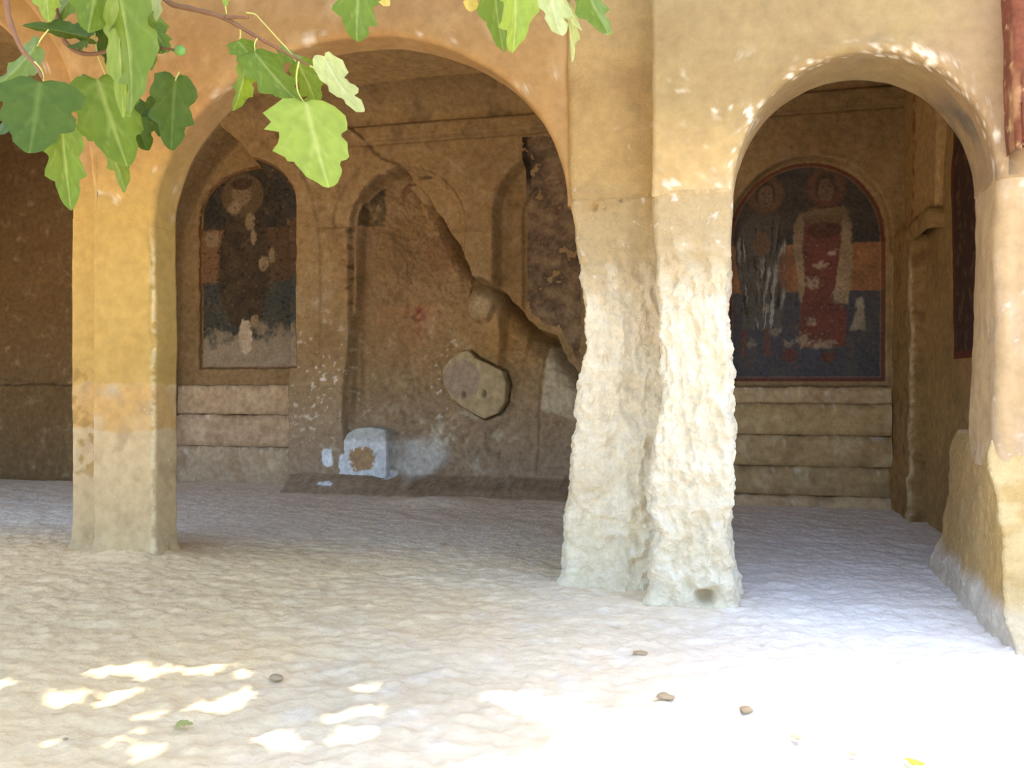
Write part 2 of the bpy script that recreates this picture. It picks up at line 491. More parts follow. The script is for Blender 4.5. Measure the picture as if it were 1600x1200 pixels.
# --- left, limewashed pillar
def paint_left(X, Y, Z):
    n1 = fbm(X, Y, Z, 1.2, 4, 7.0); n2 = fbm(X, Y, Z, 5.0, 4, 17.0); n3 = fbm(X, Y, Z, 16.0, 3, 27.0)
    C = np.ones(X.shape + (3,)) * OCHRE
    C = mixc(C, lin(164, 132, 72), ss(0.0, 0.6, n1) * 0.5)
    zl = 1.40 + 0.035 * n2
    low = ss(zl + 0.012, zl - 0.012, Z)
    C = mixc(C, lin(186, 162, 122), low)
    C = mixc(C, lin(184, 144, 82), ss(1.0, 1.03, Z + 0.04 * n2) * low * ss(-0.5, 0.3, n1 + 0.2) * 0.8)   # older ochre coat below the edge
    C = mixc(C, lin(156, 134, 98), ss(0.1, 0.6, n2) * low * 0.5)
    C = mixc(C, lin(196, 180, 150), ss(0.2, 0.6, n1) * low * 0.6)
    e = np.exp(-(((X + 4.45) / 0.022) ** 2 + ((Y - Y_MAIN) / 0.03) ** 2))                                  # worn corner
    C = mixc(C, lin(240, 226, 184), e * ss(-0.2, 0.35, n3 + 0.2) * ss(2.75, 2.4, Z) * 0.7)
    sp = ss(0.72, 0.9, n3 * 0.7 + n2 * 0.5) * low
    C = mixc(C, PLASTW, sp * 0.7)
    return C
def paint_left_side(X, Y, Z):
    C = paint_left(X, Y, Z)
    n2 = fbm(X, Y, Z, 9.0, 4, 18.0)
    C = mixc(C, lin(150, 120, 66), ss(0.05, 0.35, n2) * ss(1.62, 1.5, Z) * ss(0.5, 0.7, Z) * 0.8)          # blistered coat
    return C
def base_flare(X, Y, Z, NX, NY, X1, Y1, Z1):
    f = 0.05 * np.exp(-np.clip(Z, 0, 9) / 0.07) * (0.7 + 0.8 * fbm(X, Y, Z, 7, 3, 33.0))
    crk = np.exp(-(((X + 4.47 - 0.02 * np.sin(Z * 9)) / 0.012) ** 2)) * ss(1.55, 1.75, Z) * ss(2.9, 2.5, Z) * (NY < -0.5)
    return X1 + NX * (f - 0.012 * crk), Y1 + NY * (f - 0.012 * crk), Z1
pil = empty('stone_pillar', (-4.72, 6.13, 0))
props(pil, 'square limewashed pillar with yellow ochre upper half, beside the fig leaves', 'pillar')
shaft('shaft', -5.03, -4.45, Y_MAIN, Y_MAINB, -0.05, 2.81, 290, 150, 0.045, base_flare, paint_left, M_plaster, pil, pil.location)
shaft('recessed_side_shaft', -5.46, -4.85, 6.23, 6.48, -0.05, 2.82, 260, 120, 0.035, base_flare, paint_left_side, M_plaster, pil, pil.location, amp=0.008)

# --- central eroded pillar, two shafts
def interp_edge(pts, y):
    q = [P(px, py, y) for px, py in pts]
    q.sort(key=lambda t: t[1])
    return np.array([t[1] for t in q]), np.array([t[0] for t in q])

LZ, LX = interp_edge([(886, 0), (887, 250), (890, 320), (899, 370), (906, 410), (914, 470), (918, 530), (912, 580), (906, 630), (903, 680),
                      (895, 730), (889, 780), (887, 830), (886, 900)], 5.92)
JZ, JX = interp_edge([(1018, 0), (1018, 300), (1020, 380), (1024, 430), (1030, 480), (1032, 560), (1036, 610), (1024, 690), (1014, 760),
                      (1016, 800), (1030, 830), (1018, 870), (1016, 930)], 5.57)
RZ, RX = interp_edge([(1148, 0), (1147, 300), (1143, 360), (1139, 450), (1138, 520), (1144, 570), (1141, 640), (1146, 700), (1143, 800), (1146, 900), (1148, 940)], 5.57)

def erode_field(X, Y, Z):
    a = fbm(X, Y, Z * 0.8, 2.6, 3, 81.0)
    b = fbm(X * 1.0, Y, Z * 0.75, 7.0, 4, 83.0)
    rdg = 1.0 - 2.0 * np.abs(fbm(X + 0.15 * a, Y, Z * 0.85 + 0.15 * b, 6.0, 3, 87.0))
    c = fbm(X, Y, Z, 24.0, 4, 89.0)
    bil = np.abs(fbm(X, Y, Z * 0.9, 9.0, 4, 97.0))
    big = np.abs(fbm(X * 1.2, Y, Z * 0.55 + 0.4 * X, 3.6, 3, 99.0))
    return 0.034 * a + 0.014 * b + 0.010 * rdg + 0.008 * c - 0.038 * bil - 0.075 * big + 0.035

def shape_left_half(X, Y, Z, NX, NY, X1, Y1, Z1):
    w = ss(2.55, 1.95, Z)
    e = erode_field(X, Y, Z) * (0.10 + 0.9 * w)
    xl = np.interp(Z, LZ, LX); t = np.clip((-0.40 - X) / 0.69, 0, 1)
    X1 = X1 + t * (xl + 1.088)                                     # waist of the worn left edge
    # the middle is scooped between z .9 and 2.1, foot spreads
    sc = np.exp(-((Z - 1.55) / 0.55) ** 2) * ss(-0.95, -0.55, X)
    Y1 = Y1 + np.where(NY < 0, 0.16 * sc * w, 0)
    ft = np.exp(-np.clip(Z, 0, 9) / 0.16) * 0.06
    d = e + ft
    # cut joint and dowel holes
    for (px, py, rr, dp) in ((924, 323, 0.022, 0.04), (941, 325, 0.010, 0.03), (966, 312, 0.012, 0.03), (883, 156, 0.014, 0.03), (882, 232, 0.014, 0.03)):
        hx, hz = P(px, py, 5.92)
        d = d - dp * np.exp(-(((X - hx) ** 2 + (Z - hz) ** 2) / rr ** 2)) * (NY < -0.5)
    jz = P(950, 308, 5.92)[1]
    d = d - 0.012 * np.exp(-((Z - jz - 0.01 * fbm(X, Y, Z, 6, 2, 2.0)) / 0.012) ** 2)
    return X1 + NX * d, Y1 + NY * d, Z1

def shape_right_half(X, Y, Z, NX, NY, X1, Y1, Z1):
    w = ss(2.45, 1.75, Z + 0.25 * fbm(X, 0, Z, 3.0, 3, 91.0))
    fd = ss(2.62, 2.35, Z)
    e = erode_field(X + 3.3, Y, Z + 1.7) * (0.06 + 0.94 * w) * fd
    xj = np.interp(Z, JZ, JX) + 0.462; xr = np.interp(Z, RZ, RX) - 0.042
    t = np.clip((X + 0.46) / 0.50, 0, 1)
    X1 = X1 + ((1 - t) * xj + t * xr) * fd
    ft = np.exp(-np.clip(Z, 0, 9) / 0.14) * 0.05
    d = e + ft - 0.02 * w
    hx, hz = P(1100, 938, 5.50)
    d = d - 0.16 * np.exp(-((((X - hx) / 0.055) ** 2 + ((Z - hz) / 0.045) ** 2)) ** 1.5) * (NY < -0.3)   # hole at the foot
    sx, sz = P(1098, 462, 5.55)
    d = d - 0.03 * np.exp(-(((X - sx) / 0.014) ** 2 + ((Z - sz) / 0.06) ** 2)) * (NY < -0.3)
    return X1 + NX * d, Y1 + NY * d, Z1

pc = empty('stone_pillar', (-0.5, 5.95, 0))
props(pc, 'deeply eroded cream tufa double pillar between the wide and the narrow arch', 'pillar')
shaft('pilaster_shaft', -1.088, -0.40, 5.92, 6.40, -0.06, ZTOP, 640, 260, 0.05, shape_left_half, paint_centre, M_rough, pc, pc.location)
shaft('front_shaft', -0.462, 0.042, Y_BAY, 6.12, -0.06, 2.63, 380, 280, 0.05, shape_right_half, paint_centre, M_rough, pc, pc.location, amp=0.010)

# --- right jamb pier above its plinth
def paint_jamb(X, Y, Z):
    n1 = fbm(X, Y, Z, 1.3, 4, 9.0); n2 = fbm(X * 2.2, Y * 2.2, Z * 0.6, 4.0, 4, 20.0); n3 = fbm(X, Y, Z, 14.0, 3, 30.0)
    C = np.ones(X.shape + (3,)) * lin(178, 150, 110)
    C = mixc(C, lin(190, 166, 138), ss(-0.1, 0.5, n2) * 0.6)
    C = mixc(C, lin(178, 136, 100), ss(0.2, 0.6, n1) * 0.5)
    C = mixc(C, PLASTW, ss(0.6, 0.9, n3 + 0.5 * n2) * 0.5)
    return C
def shape_jamb(X, Y, Z, NX, NY, X1, Y1, Z1):
    fd = ss(2.62, 2.3, Z)
    d = fd * 0.02 * fbm(X, Y, Z * 0.5, 3.0, 4, 95.0) - 0.012 * fd * np.exp(-((X - 1.66) / 0.03) ** 2) * (NY < -0.5)
    lean = np.clip(2.6 - Z, 0, 2) * 0.02
    return X1 + NX * d - lean, Y1 + NY * d, Z1
pj = empty('stone_pillar', (2.4, 6.0, 0))
props(pj, 'tan jamb pier at the right edge standing on a broad battered plinth', 'pillar')
shaft('shaft', 1.55, 4.6, Y_BAY, 6.12, 0.9, 2.64, 160, 420, 0.07, shape_jamb, paint_jamb, M_plaster, pj, pj.location)

def build_plinth():
    nz, nx = 130, 0
    # footprint stations: inner back corner -> inner front corner -> front right
    base = np.array([(2.6, 7.10), (1.48, 7.06), (1.47, 4.78), (4.6, 4.45)])
    top = np.array([(2.6, 7.02), (1.64, 6.98), (1.50, 5.60), (4.6, 5.30)])
    def dens(p, ks):
        out = []
        for i in range(3):
            for k in range(ks[i]): out.append(p[i] + (p[i + 1] - p[i]) * k / ks[i])
        out.append(p[3]); return np.array(out)
    b = dens(base, (60, 190, 130)); t = dens(top, (60, 190, 130))
    s = np.linspace(0, 1, nz)[:, None]
    curve = s ** 0.55                                     # steep face, spreading foot
    X = b[None, :, 0] * (1 - curve) + t[None, :, 0] * curve
    Y = b[None, :, 1] * (1 - curve) + t[None, :, 1] * curve
    Z = -0.05 + s * 1.12 + 0 * X
    # roll over the top edge on to the ledge
    k = 14; ts = np.linspace(0, 1, k + 1)[1:, None]
    XT = X[-1:] + (3.2 - X[-1:]) * ts * 0.9; YT = Y[-1:] + (6.4 - Y[-1:]) * ts * 0.9; ZT = Z[-1:] + 0.03 * np.sin(ts * 3) + 0 * XT
    X0 = np.concatenate([X, XT]); Y0 = np.concatenate([Y, YT]); Z0 = np.concatenate([Z, ZT])
    n1 = fbm(X0, Y0, Z0, 1.8, 4, 101.0); n2 = fbm(X0, Y0, Z0, 6.0, 4, 103.0); n3 = fbm(X0, Y0, Z0, 18.0, 3, 107.0)
    d = 0.030 * n1 + 0.012 * n2 + 0.004 * n3
    foot = ss(0.26, 0.14, Z0 + 0.05 * n2)
    d = d + 0.035 * foot * (0.8 + 0.5 * n2)                        # crumbled whitish skirting
    rnd = ss(0.95, 1.09, Z0) * 0.03
    X1 = X0 - d + rnd; Y1 = Y0 - 0.5 * d * ss(6.6, 5.2, Y0); Z1 = Z0 + 0.02 * n2 * (Z0 > 1.0)
    C = np.ones(X0.shape + (3,)) * lin(196, 164, 112)
    C = mixc(C, lin(206, 166, 98), ss(6.0, 5.2, Y0) * 0.6)
    C = mixc(C, lin(176, 146, 102), ss(0.0, 0.6, n1) * 0.6)
    C = mixc(C, lin(214, 204, 190), foot * 0.85)
    C = mixc(C, lin(226, 200, 148), np.exp(-((Y0 - (5.62 - 0.65 * (1 - np.clip(Z0, 0, 1)))) / 0.06) ** 2) * ss(-0.2, 0.3, n2 + 0.2) * 0.7)
    C = mixc(C, lin(206, 186, 156), (Z0 > 1.05) * 0.6)
    grid_obj('plinth', X1, Y1, Z1, C, M_rough, pj, offset=pj.location)
build_plinth()

# red painted fragment at the upper right
def paint_red(X, Y, Z):
    n1 = fbm(X * 3, Y * 3, Z, 2.5, 4, 111.0); n2 = fbm(X, Y, Z, 12.0, 3, 113.0)
    C = np.ones(X.shape + (3,)) * lin(118, 70, 50)
    C = mixc(C, lin(168, 126, 88), ss(0.0, 0.5, n1) * 0.8)
    C = mixc(C, lin(110, 74, 52), ss(0.2, 0.5, n2) * 0.5)
    C = mixc(C, TAN, ss(0.42, 0.6, n2 + 0.4 * n1) * 0.8)
    return C
rp = empty('painted_pilaster', (1.9, 5.45, 2.72))
props(rp, 'strip of flaking red-brown painted plaster at the top right corner', 'pilaster')
def shape_red(X, Y, Z, NX, NY, X1, Y1, Z1):
    return X1 + 0.04 * np.clip(3.6 - Z, 0, 1) * (NX < 0) * 1.0 - 0.03, Y1 + NY * 0.01 * fbm(X, Y, Z, 8, 3, 4.0), Z1
shaft('shaft', 1.585, 2.2, 5.36, 5.60, 2.72, ZTOP, 200, 90, 0.03, shape_red, paint_red, M_fresco, rp, rp.location, amp=0.01)

# ------------------------------------------------------------------ back wall, carved as a relief
YB = 10.5
NA = [(-7.78, -0.2), (-5.73, -0.2), (-5.73, 3.10), (-5.76, 3.45), (-5.83, 3.74), (-5.97, 4.06), (-6.16, 4.34), (-6.42, 4.66), (-6.75, 4.95), (-7.1, 4.66), (-7.4, 4.3), (-7.62, 3.9), (-7.74, 3.5), (-7.78, 3.1)]   # tall recess at the left
NAf = arch_poly(-7.47, -5.60, 1.62, 3.85, 0.68)                   # its painted panel (plane YB+.55)
xb0, xb1 = P(545, 355, YB)[0], P(725, 355, YB)[0]
NB = arch_poly(xb0, xb1, 0.3, 3.43, 0.80)
xc0 = P(772, 400, YB)[0]
NC = arch_poly(xc0, -1.25, 0.9, 3.55, 0.78)
ND = arch_poly(0.02, 1.83, 1.36, 3.10, 0.95)                      # right fresco niche
CRK = [P(px, py, YB) for px, py in ((622, 258), (655, 296), (688, 345), (716, 385), (738, 430), (756, 436), (776, 446), (792, 468), (812, 492),
                                    (834, 512), (862, 524), (884, 562), (915, 600))]
REC = [P(px, py, YB) for px, py in ((560, 300), (590, 270))] + CRK + [P(px, py, YB) for px, py in ((930, 640), (930, 762), (540, 762), (536, 600), (552, 480))]
PLUG = [P(px, py, YB + .22) for px, py in ((703, 562), (718, 551), (733, 548), (743, 560), (768, 571), (785, 580), (791, 600), (789, 628), (778, 646),
                                      (757, 654), (730, 640), (706, 622), (694, 600), (692, 578))]

def relief(X, Z):
    """depth behind the wall plane (metres, + = away from the viewer)"""
    n1 = fbm(X, 0, Z, 0.9, 4, 121.0); n2 = fbm(X, 0, Z, 4.0, 4, 123.0); n3 = fbm(X, 0, Z, 16.0, 3, 127.0)
    D = 0.028 * n1 + 0.014 * n2 + 0.006 * n3
    wob = 0.012 * n2
    a = poly_sd(X, Z, NA) + wob
    D = D + 0.55 * ss(-0.015, 0.03, a)
    D = D - 0.035 * ss(-0.50, -0.46, a) * ss(0.0, -0.02, a) * ss(-7.0, -6.6, X) * ss(1.5, 2.6, Z)        # flat archivolt
    af = poly_sd(X, Z, NAf) + wob
    D = D + 0.07 * ss(-0.01, 0.02, af)
    b = poly_sd(X, Z, NB) + wob
    D = D + 0.10 * ss(-0.02, 0.03, b) * ss(0.6, 1.4, Z)
    D = D + 0.05 * ss(0.06, 0.10, b) * ss(0.8, 1.6, Z)
    D = D + 0.035 * ss(-0.25, -0.22, b) * ss(3.3, 3.45, Z)
    c = poly_sd(X, Z, NC) + wob
    D = D + 0.22 * ss(-0.04, 0.06, c) * ss(1.2, 2.1, Z)
    D = D + 0.06 * ss(0.30, 0.34, c) * ss(1.7, 1.9, Z)
    # hollow broken out below the diagonal break
    r = poly_sd(X, Z, REC) + 0.03 * n2 + 0.01 * n3
    left = ss(P(530, 0, YB)[0], P(640, 0, YB)[0], X)
    sharp = ss(-0.012, 0.035, r)
    hollow = (0.10 + 0.22 * left)
    dc = poly_sd(X, Z, CRK, closed=False)
    hollow = hollow + 0.42 * np.exp(-(dc / 0.15) ** 2) * ss(P(640, 0, YB)[0], P(700, 0, YB)[0], X)
    D = D + sharp * (hollow * ss(0.12, 0.9, Z + 0.3 * left) + 0.05 * n1 * left + 0.05 * n2 * left + 0.012 * n3 * left)
    # boulder scar lying in the hollow
    bx, bz = P(748, 470, YB + .2); bd = np.hypot((X - bx) / 0.20, (Z - bz) / 0.30)
    D = D - 0.11 * ss(1.05, 0.75, bd + 0.1 * n2) * sharp
    # crack running up to the cornice
    up = [P(px, py, YB) for px, py in ((500, 150), (540, 192), (566, 212), (585, 236), (603, 247), (640, 262))]
    D = D + 0.06 * ss(0.035, 0.0, poly_sd(X, Z, up, closed=False) + 0.012 * n2)
    # seam of the leaning slab to the right
    sl = [P(px, py, YB + .2) for px, py in ((848, 540), (842, 600), (838, 740))]
    D = D + 0.035 * ss(0.03, 0.0, poly_sd(X, Z, sl, closed=False) + 0.012 * n2)
    # socket of the round plug
    pl = poly_sd(X, Z, PLUG) + 0.010 * n2
    D = D + 0.13 * ss(-0.03, -0.012, pl)
    # small step and shadow line of the left pier's plinth, springer ledge
    xp0, xp1 = P(445, 600, YB)[0], P(536, 600, YB)[0]
    D = D - 0.035 * ss(xp0 - .1, xp0, X) * ss(xp1 + .12, xp1, X) * ss(1.375, 1.34, Z + 0.02 * n2)
    lx, lz = P(522, 353, YB)
    D = D + 0.07 * np.exp(-(((X - lx) / 0.16) ** 2 + ((Z - lz) / 0.022) ** 2))
    # right niche
    d = poly_sd(X, Z, ND) + wob
    D = D + 0.15 * ss(-0.02, 0.03, d)
    # far left bay: dado ledge and flat pilasters
    fl = ss(-8.2, -8.4, X)
    D = D + fl * (0.10 * ss(1.36, 1.42, Z + 0.03 * n2) - 0.05 * ss(-10.05, -10.15, X) * ss(1.4, 1.5, Z))
    # foot: low sloping ledge
    ft = ss(P(450, 0, YB)[0] - .05, P(470, 0, YB)[0], X) * ss(-0.9, -1.2, X)
    D = D - ft * 0.40 * np.clip(1 - (Z + 0.04 * n2) / 0.20, 0, 1) ** 0.7
    D = D - 0.08 * np.exp(-np.clip(Z, 0, 9) / 0.06)
    # cornice and cove
    D = D - 0.07 * ss(4.57, 4.60, Z) * ss(4.80, 4.76, Z) * ss(-5.4, -5.0, X) + 0.03 * np.exp(-((Z - 4.56) / 0.018) ** 2) * ss(-5.4, -5.0, X)
    cv = np.clip((Z - 4.80) / 0.42, 0, 1)
    D = D - 0.75 * (1 - np.sqrt(np.clip(1 - cv ** 2, 0, 1)))
    return D

def paint_back(X, Z):
    n1 = fbm(X, 0, Z, 0.7, 4, 131.0); n2 = fbm(X, 0, Z, 3.0, 4, 133.0); n3 = fbm(X, 0, Z, 12.0, 3, 137.0)
    C = np.ones(X.shape + (3,)) * INNER
    C = mixc(C, lin(138, 110, 74), ss(-0.1, 0.6, n1) * 0.7)
    C = mixc(C, INNERP, ss(0.0, 0.6, n2) * 0.5)
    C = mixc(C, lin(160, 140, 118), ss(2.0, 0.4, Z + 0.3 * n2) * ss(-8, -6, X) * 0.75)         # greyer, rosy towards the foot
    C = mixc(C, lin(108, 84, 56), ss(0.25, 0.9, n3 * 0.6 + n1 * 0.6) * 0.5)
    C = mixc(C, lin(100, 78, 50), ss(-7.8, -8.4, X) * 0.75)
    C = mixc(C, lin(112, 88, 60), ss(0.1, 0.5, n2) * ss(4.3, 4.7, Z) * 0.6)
    n4 = fbm(X, 0, Z, 7.5, 4, 139.0)
    C = mixc(C, lin(110, 88, 60), ss(0.15, 0.9, n4) * 0.42)
    C = mixc(C, lin(182, 160, 124), ss(0.25, 1.0, -n4 + 0.3 * n2) * 0.38)
    def at(px, py, rx, ry, dv=0.0):
        x, z = P(px, py, YB + dv)
        return np.exp(-(((X - x) / rx) ** 2 + ((Z - z) / ry) ** 2))
    # ochre earth in the hollow, pale scar surfaces
    C = mixc(C, lin(168, 132, 82), at(770, 520, .45, .5) * 0.9)
    C = mixc(C, lin(176, 128, 90), at(620, 430, .6, .9) * 0.5)
    C = mixc(C, lin(150, 96, 78), at(640, 470, .10, .5) * ss(0, .3, n3 + .2) * 0.9)
    C = mixc(C, lin(196, 176, 140), at(748, 470, .16, .24) * 0.7)
    slab = poly_sd(X, Z, [P(px, py, YB + .2) for px, py in ((848, 545), (862, 536), (915, 605), (915, 665), (842, 640))])
    C = mixc(C, lin(192, 178, 150), ss(-0.02, 0.03, slab + 0.02 * n3) * 0.9)
    C = mixc(C, lin(196, 186, 164), ss(0.05, 0.4, n2 + 0.4 * n3) * at(690, 690, .9, .42) * 0.9)
    C = mixc(C, PLASTW, ss(0.38, 0.52, n3 + 0.5 * n2) * at(680, 590, .25, .6) * 1.0)
    C = mixc(C, PLASTW, ss(0.34, 0.5, n3 + 0.4 * n2) * at(500, 600, .5, .8) * 0.8)
    # white lime patches by the block
    for (px, py, rx, ry) in ((513, 716, .09, .15), (538, 722, .07, .12), (524, 752, .12, .03), (604, 742, .12, .06)):
        C = mixc(C, lin(226, 230, 234), ss(0.42, 0.5, at(px, py, rx, ry) + 0.18 * n3))
    C = mixc(C, lin(206, 204, 196), ss(0.2, 0.6, at(640, 715, .45, .25) + 0.3 * n2) * 0.7)
    # dark painted scroll ornament beside niche B
    col = np.exp(-((X - P(546, 400, YB)[0] - 0.03 * np.sin(Z * 18)) / 0.05) ** 2) * ss(1.9, 2.3, Z) * ss(3.7, 3.4, Z)
    C = mixc(C, lin(84, 68, 48), col * ss(0.0, 0.4, n3 + 0.2 * np.sin(Z * 26)) * 0.75)
    C = mixc(C, lin(120, 58, 44), np.exp(-((X - P(632, 470, YB)[0]) / 0.04) ** 2) * ss(2.1, 2.3, Z) * ss(2.75, 2.6, Z) * ss(-.2, .2, n3) * 0.8)
    # painted arc line of niche B
    dB = np.abs(poly_sd(X, Z, NB) - 0.0)
    C = mixc(C, lin(96, 76, 48), ss(0.03, 0.01, dB) * (Z > 2.9) * ss(-0.2, 0.5, n3) * 0.5)
    # browner tone over the whole left recess
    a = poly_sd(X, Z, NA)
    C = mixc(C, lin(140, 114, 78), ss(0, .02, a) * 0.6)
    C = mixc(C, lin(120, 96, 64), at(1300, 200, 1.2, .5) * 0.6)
    return C

xs = np.linspace(-12.5, 2.1, 830); zs = np.concatenate([np.linspace(-0.08, 5.22, 330)])
XX, ZZ = np.meshgrid(xs, zs, indexing='ij')
wall_back = grid_obj('wall_back', XX, YB + relief(XX, ZZ), ZZ, paint_back(XX, ZZ), M_rock)
props(wall_back, 'dim brown hewn back wall with shallow arched niches', None, 'structure')

# ceiling, side walls
def flat_wall(name, X, Y, Z, axis, base, amp, flip=False, seed=0.0):
    n1 = fbm(X, Y, Z, 0.9, 4, 141.0 + seed); n2 = fbm(X, Y, Z, 4.0, 4, 143.0 + seed)
    d = amp * (n1 + 0.4 * n2)
    A = [X, Y, Z]; A[axis] = A[axis] + d
    C = np.ones(X.shape + (3,)) * base
    C = mixc(C, base * 0.7, ss(0.0, 0.6, n1) * 0.6)
    C = mixc(C, np.minimum(base * 1.25, 0.9), ss(0.1, 0.6, n2) * 0.5)
    return grid_obj(name, *A, C, M_rock)
a, b = np.meshgrid(np.linspace(-12.5, 2.1, 200), np.linspace(6.25, YB - .4, 70), indexing='ij')
props(flat_wall('ceiling', a, b, np.full_like(a, 5.19), 2, lin(184, 154, 108), 0.02), 'low brown rock ceiling of the portico', None, 'structure')
a, b = np.meshgrid(np.linspace(6.2, 11.2, 70), np.linspace(-0.05, 5.3, 70), indexing='ij')
props(flat_wall('wall_left', np.full_like(a, -12.4), a, b, 0, lin(160, 128, 84), 0.03), 'brown rock end wall at the far left', None, 'structure')
a, b = np.meshgrid(np.linspace(6.2, 10.7, 180), np.linspace(-0.05, 5.3, 180), indexing='ij')
wr = flat_wall('wall_right', np.full_like(a, 1.97), a, b, 0, lin(160, 130, 86), 0.02, seed=7)
props(wr, 'dim brown rock side wall behind the narrow arch', None, 'structure')

# corner pilaster with capital and rib, right bay
cp = empty('corner_pilaster', (1.9, 10.0, 0))
props(cp, 'worn corner pilaster with chipped capital beside the fresco of two figures', 'pilaster')
def paint_cp(X, Y, Z):
    n2 = fbm(X, Y, Z, 4.0, 4, 153.0); n3 = fbm(X, Y, Z, 14.0, 3, 157.0)
    C = np.ones(X.shape + (3,)) * lin(150, 120, 78)
    C = mixc(C, lin(120, 92, 58), ss(0, .5, n2) * .7)
    s = np.exp(-((X - 1.82) / 0.05) ** 2) * np.exp(-((Y - 9.5) / 0.10) ** 2)
    C = mixc(C, lin(216, 200, 164), ss(0.35, 0.9, s + 0.5 * n3 - 0.1) * ss(2.8, 2.6, Z) * 0.55)
    return C
def shape_cp(X, Y, Z, NX, NY, X1, Y1, Z1):
    d = 0.02 * fbm(X, Y, Z, 3.5, 4, 161.0) + 0.035 * ss(0.5, 0.42, Z)
    return X1 + NX * d, Y1 + NY * d, Z1
shaft('shaft', 1.83, 2.1, 9.45, 10.5, -0.05, 2.92, 150, 120, 0.04, shape_cp, paint_cp, M_rock, cp, cp.location)
def shape_cap(X, Y, Z, NX, NY, X1, Y1, Z1):
    d = 0.05 * np.sin(np.clip((Z - 2.86) / 0.2, 0, 1) * 3.14) ** 0.7 + 0.03 * fbm(X, Y, Z, 5, 3, 163.0)
    return X1 + NX * d, Y1 + NY * d, Z1
shaft('capital', 1.85, 2.1, 8.70, 10.5, 2.86, 3.06, 24, 120, 0.04, shape_cap, paint_cp, M_rock, cp, cp.location)
def paint_rib(X, Y, Z):
    n3 = fbm(X, Y, Z, 9.0, 3, 167.0)
    C = np.ones(X.shape + (3,)) * lin(176, 144, 98)
    C = mixc(C, lin(120, 56, 40), ss(9.62, 9.80, Y + 0.05 * n3) * ss(-0.1, 0.2, n3 + .1) * 0.8)
    return C
def shape_rib(X, Y, Z, NX, NY, X1, Y1, Z1):
    k = np.clip(Z - 3.05, 0, 3)
    return X1 - 0.03 * k ** 1.5, Y1 - 0.22 * k, Z1
shaft('rib', 1.90, 2.2, 8.75, 9.85, 3.04, 5.3, 90, 90, 0.03, shape_rib, paint_rib, M_rock, cp, cp.location)

# ------------------------------------------------------------------ stone courses under the frescoes
def course(x0, x1, z0, z1, yf, yb, seed, col, parent):
    nx, nr = max(20, int((x1 - x0) / 0.03)), 28
    ry, rz = ring(yf, yb, z0, z1, 0.025, nr)
    xx = np.linspace(x0, x1, nx)
    X = np.repeat(xx[:, None], nr, 1); Y = np.repeat(ry[None], nx, 0); Z = np.repeat(rz[None], nx, 0)
    n2 = fbm(X, Y + seed, Z, 3.5, 4, 171.0); n3 = fbm(X, Y + seed, Z, 12, 3, 173.0)
    Y1 = Y - 0.026 * n2 - 0.008 * n3; Z1 = Z + 0.018 * n2 + 0.010 * n3
    C = np.ones(X.shape + (3,)) * col
    C = mixc(C, lin(206, 186, 150), ss(0.1, 0.5, n2) * 0.5)
    C = mixc(C, lin(150, 122, 88), ss(0.1, 0.5, -n2) * 0.5)
    C = mixc(C, PLASTW, ss(0.35, 0.5, n3) * 0.5 * (Z > z1 - 0.08))
    return grid_obj('stone_course', X, Y1, Z1, C, M_rock, parent, wrap=True)
zc = [-0.05, 0.11, 0.44, 0.80, 1.17, 1.36]
for k in range(5):
    course(-0.42, 1.82, zc[k], zc[k + 1] + 0.002, YB - 0.17 + 0.034 * k, YB + 0.5, 3.0 * k,
           [lin(196, 168, 132), lin(176, 150, 110), lin(178, 152, 110), lin(182, 156, 114), lin(190, 166, 130)][k], wall_back)
za = [-0.05, 0.50, 0.96, 1.38]
for k in range(3):
    course(-7.74, -5.70, za[k], za[k + 1] + 0.002, YB + 0.34 + 0.045 * k, YB + 0.9, 20 + 3.0 * k,
           [lin(178, 156, 128), lin(186, 158, 128), lin(184, 158, 126)][k], wall_back)

# round plug stone in its socket, white block at the foot
def outline_block(name, pts, y_front, y_back, col, parent, bulge=0.03, mat=M_rock, paint=None, holes=()):
    pts = np.array(pts); c = pts.mean(0)
    n = 120
    q = np.vstack([pts, pts[:1]]); L = np.concatenate([[0], np.cumsum(np.hypot(*np.diff(q, axis=0).T))])
    t = np.linspace(0, L[-1], n, endpoint=False)
    ox, oz = np.interp(t, L, q[:, 0]), np.interp(t, L, q[:, 1])
    rows = []
    for s in np.linspace(0, 1, 40):                                   # front face, centre outwards
        rows.append((s, y_front - bulge * (1 - s ** 4)))
    for k in range(1, 5):
        rows.append((1.0, y_front + (y_back - y_front) * k / 4))
    X = np.array([c[0] + (ox - c[0]) * s for s, _ in rows]); Z = np.array([c[1] + (oz - c[1]) * s for s, _ in rows])
    Y = np.array([[y] * n for _, y in rows])
    n2 = fbm(X, 0, Z, 5.0, 4, 181.0); n3 = fbm(X, 0, Z, 18.0, 3, 183.0)
    Y = Y + 0.010 * n2 + 0.004 * n3
    for hx, hz, rr in holes:
        Y[:40] += 0.10 * np.exp(-(((X - hx) / rr) ** 2 + ((Z - hz) / (rr * 1.8)) ** 2))[:40]
    C = np.ones(X.shape + (3,)) * col
    C = mixc(C, col * 0.8, ss(0.1, 0.5, n2) * 0.6)
    if paint is not None: C = paint(C, X, Z, n2, n3)
    return grid_obj(name, X, Y, Z, C, mat, parent, wrap=True)
def plug_paint(C, X, Z, n2, n3):
    x, z = P(722, 592, YB + .2)
    d = np.hypot(X - x, Z - z)
    return mixc(C, lin(160, 140, 122), ss(0.27, 0.24, d + 0.02 * n2) * 0.8)
h1, h2 = P(726, 616, YB + .2), P(758, 615, YB + .2)
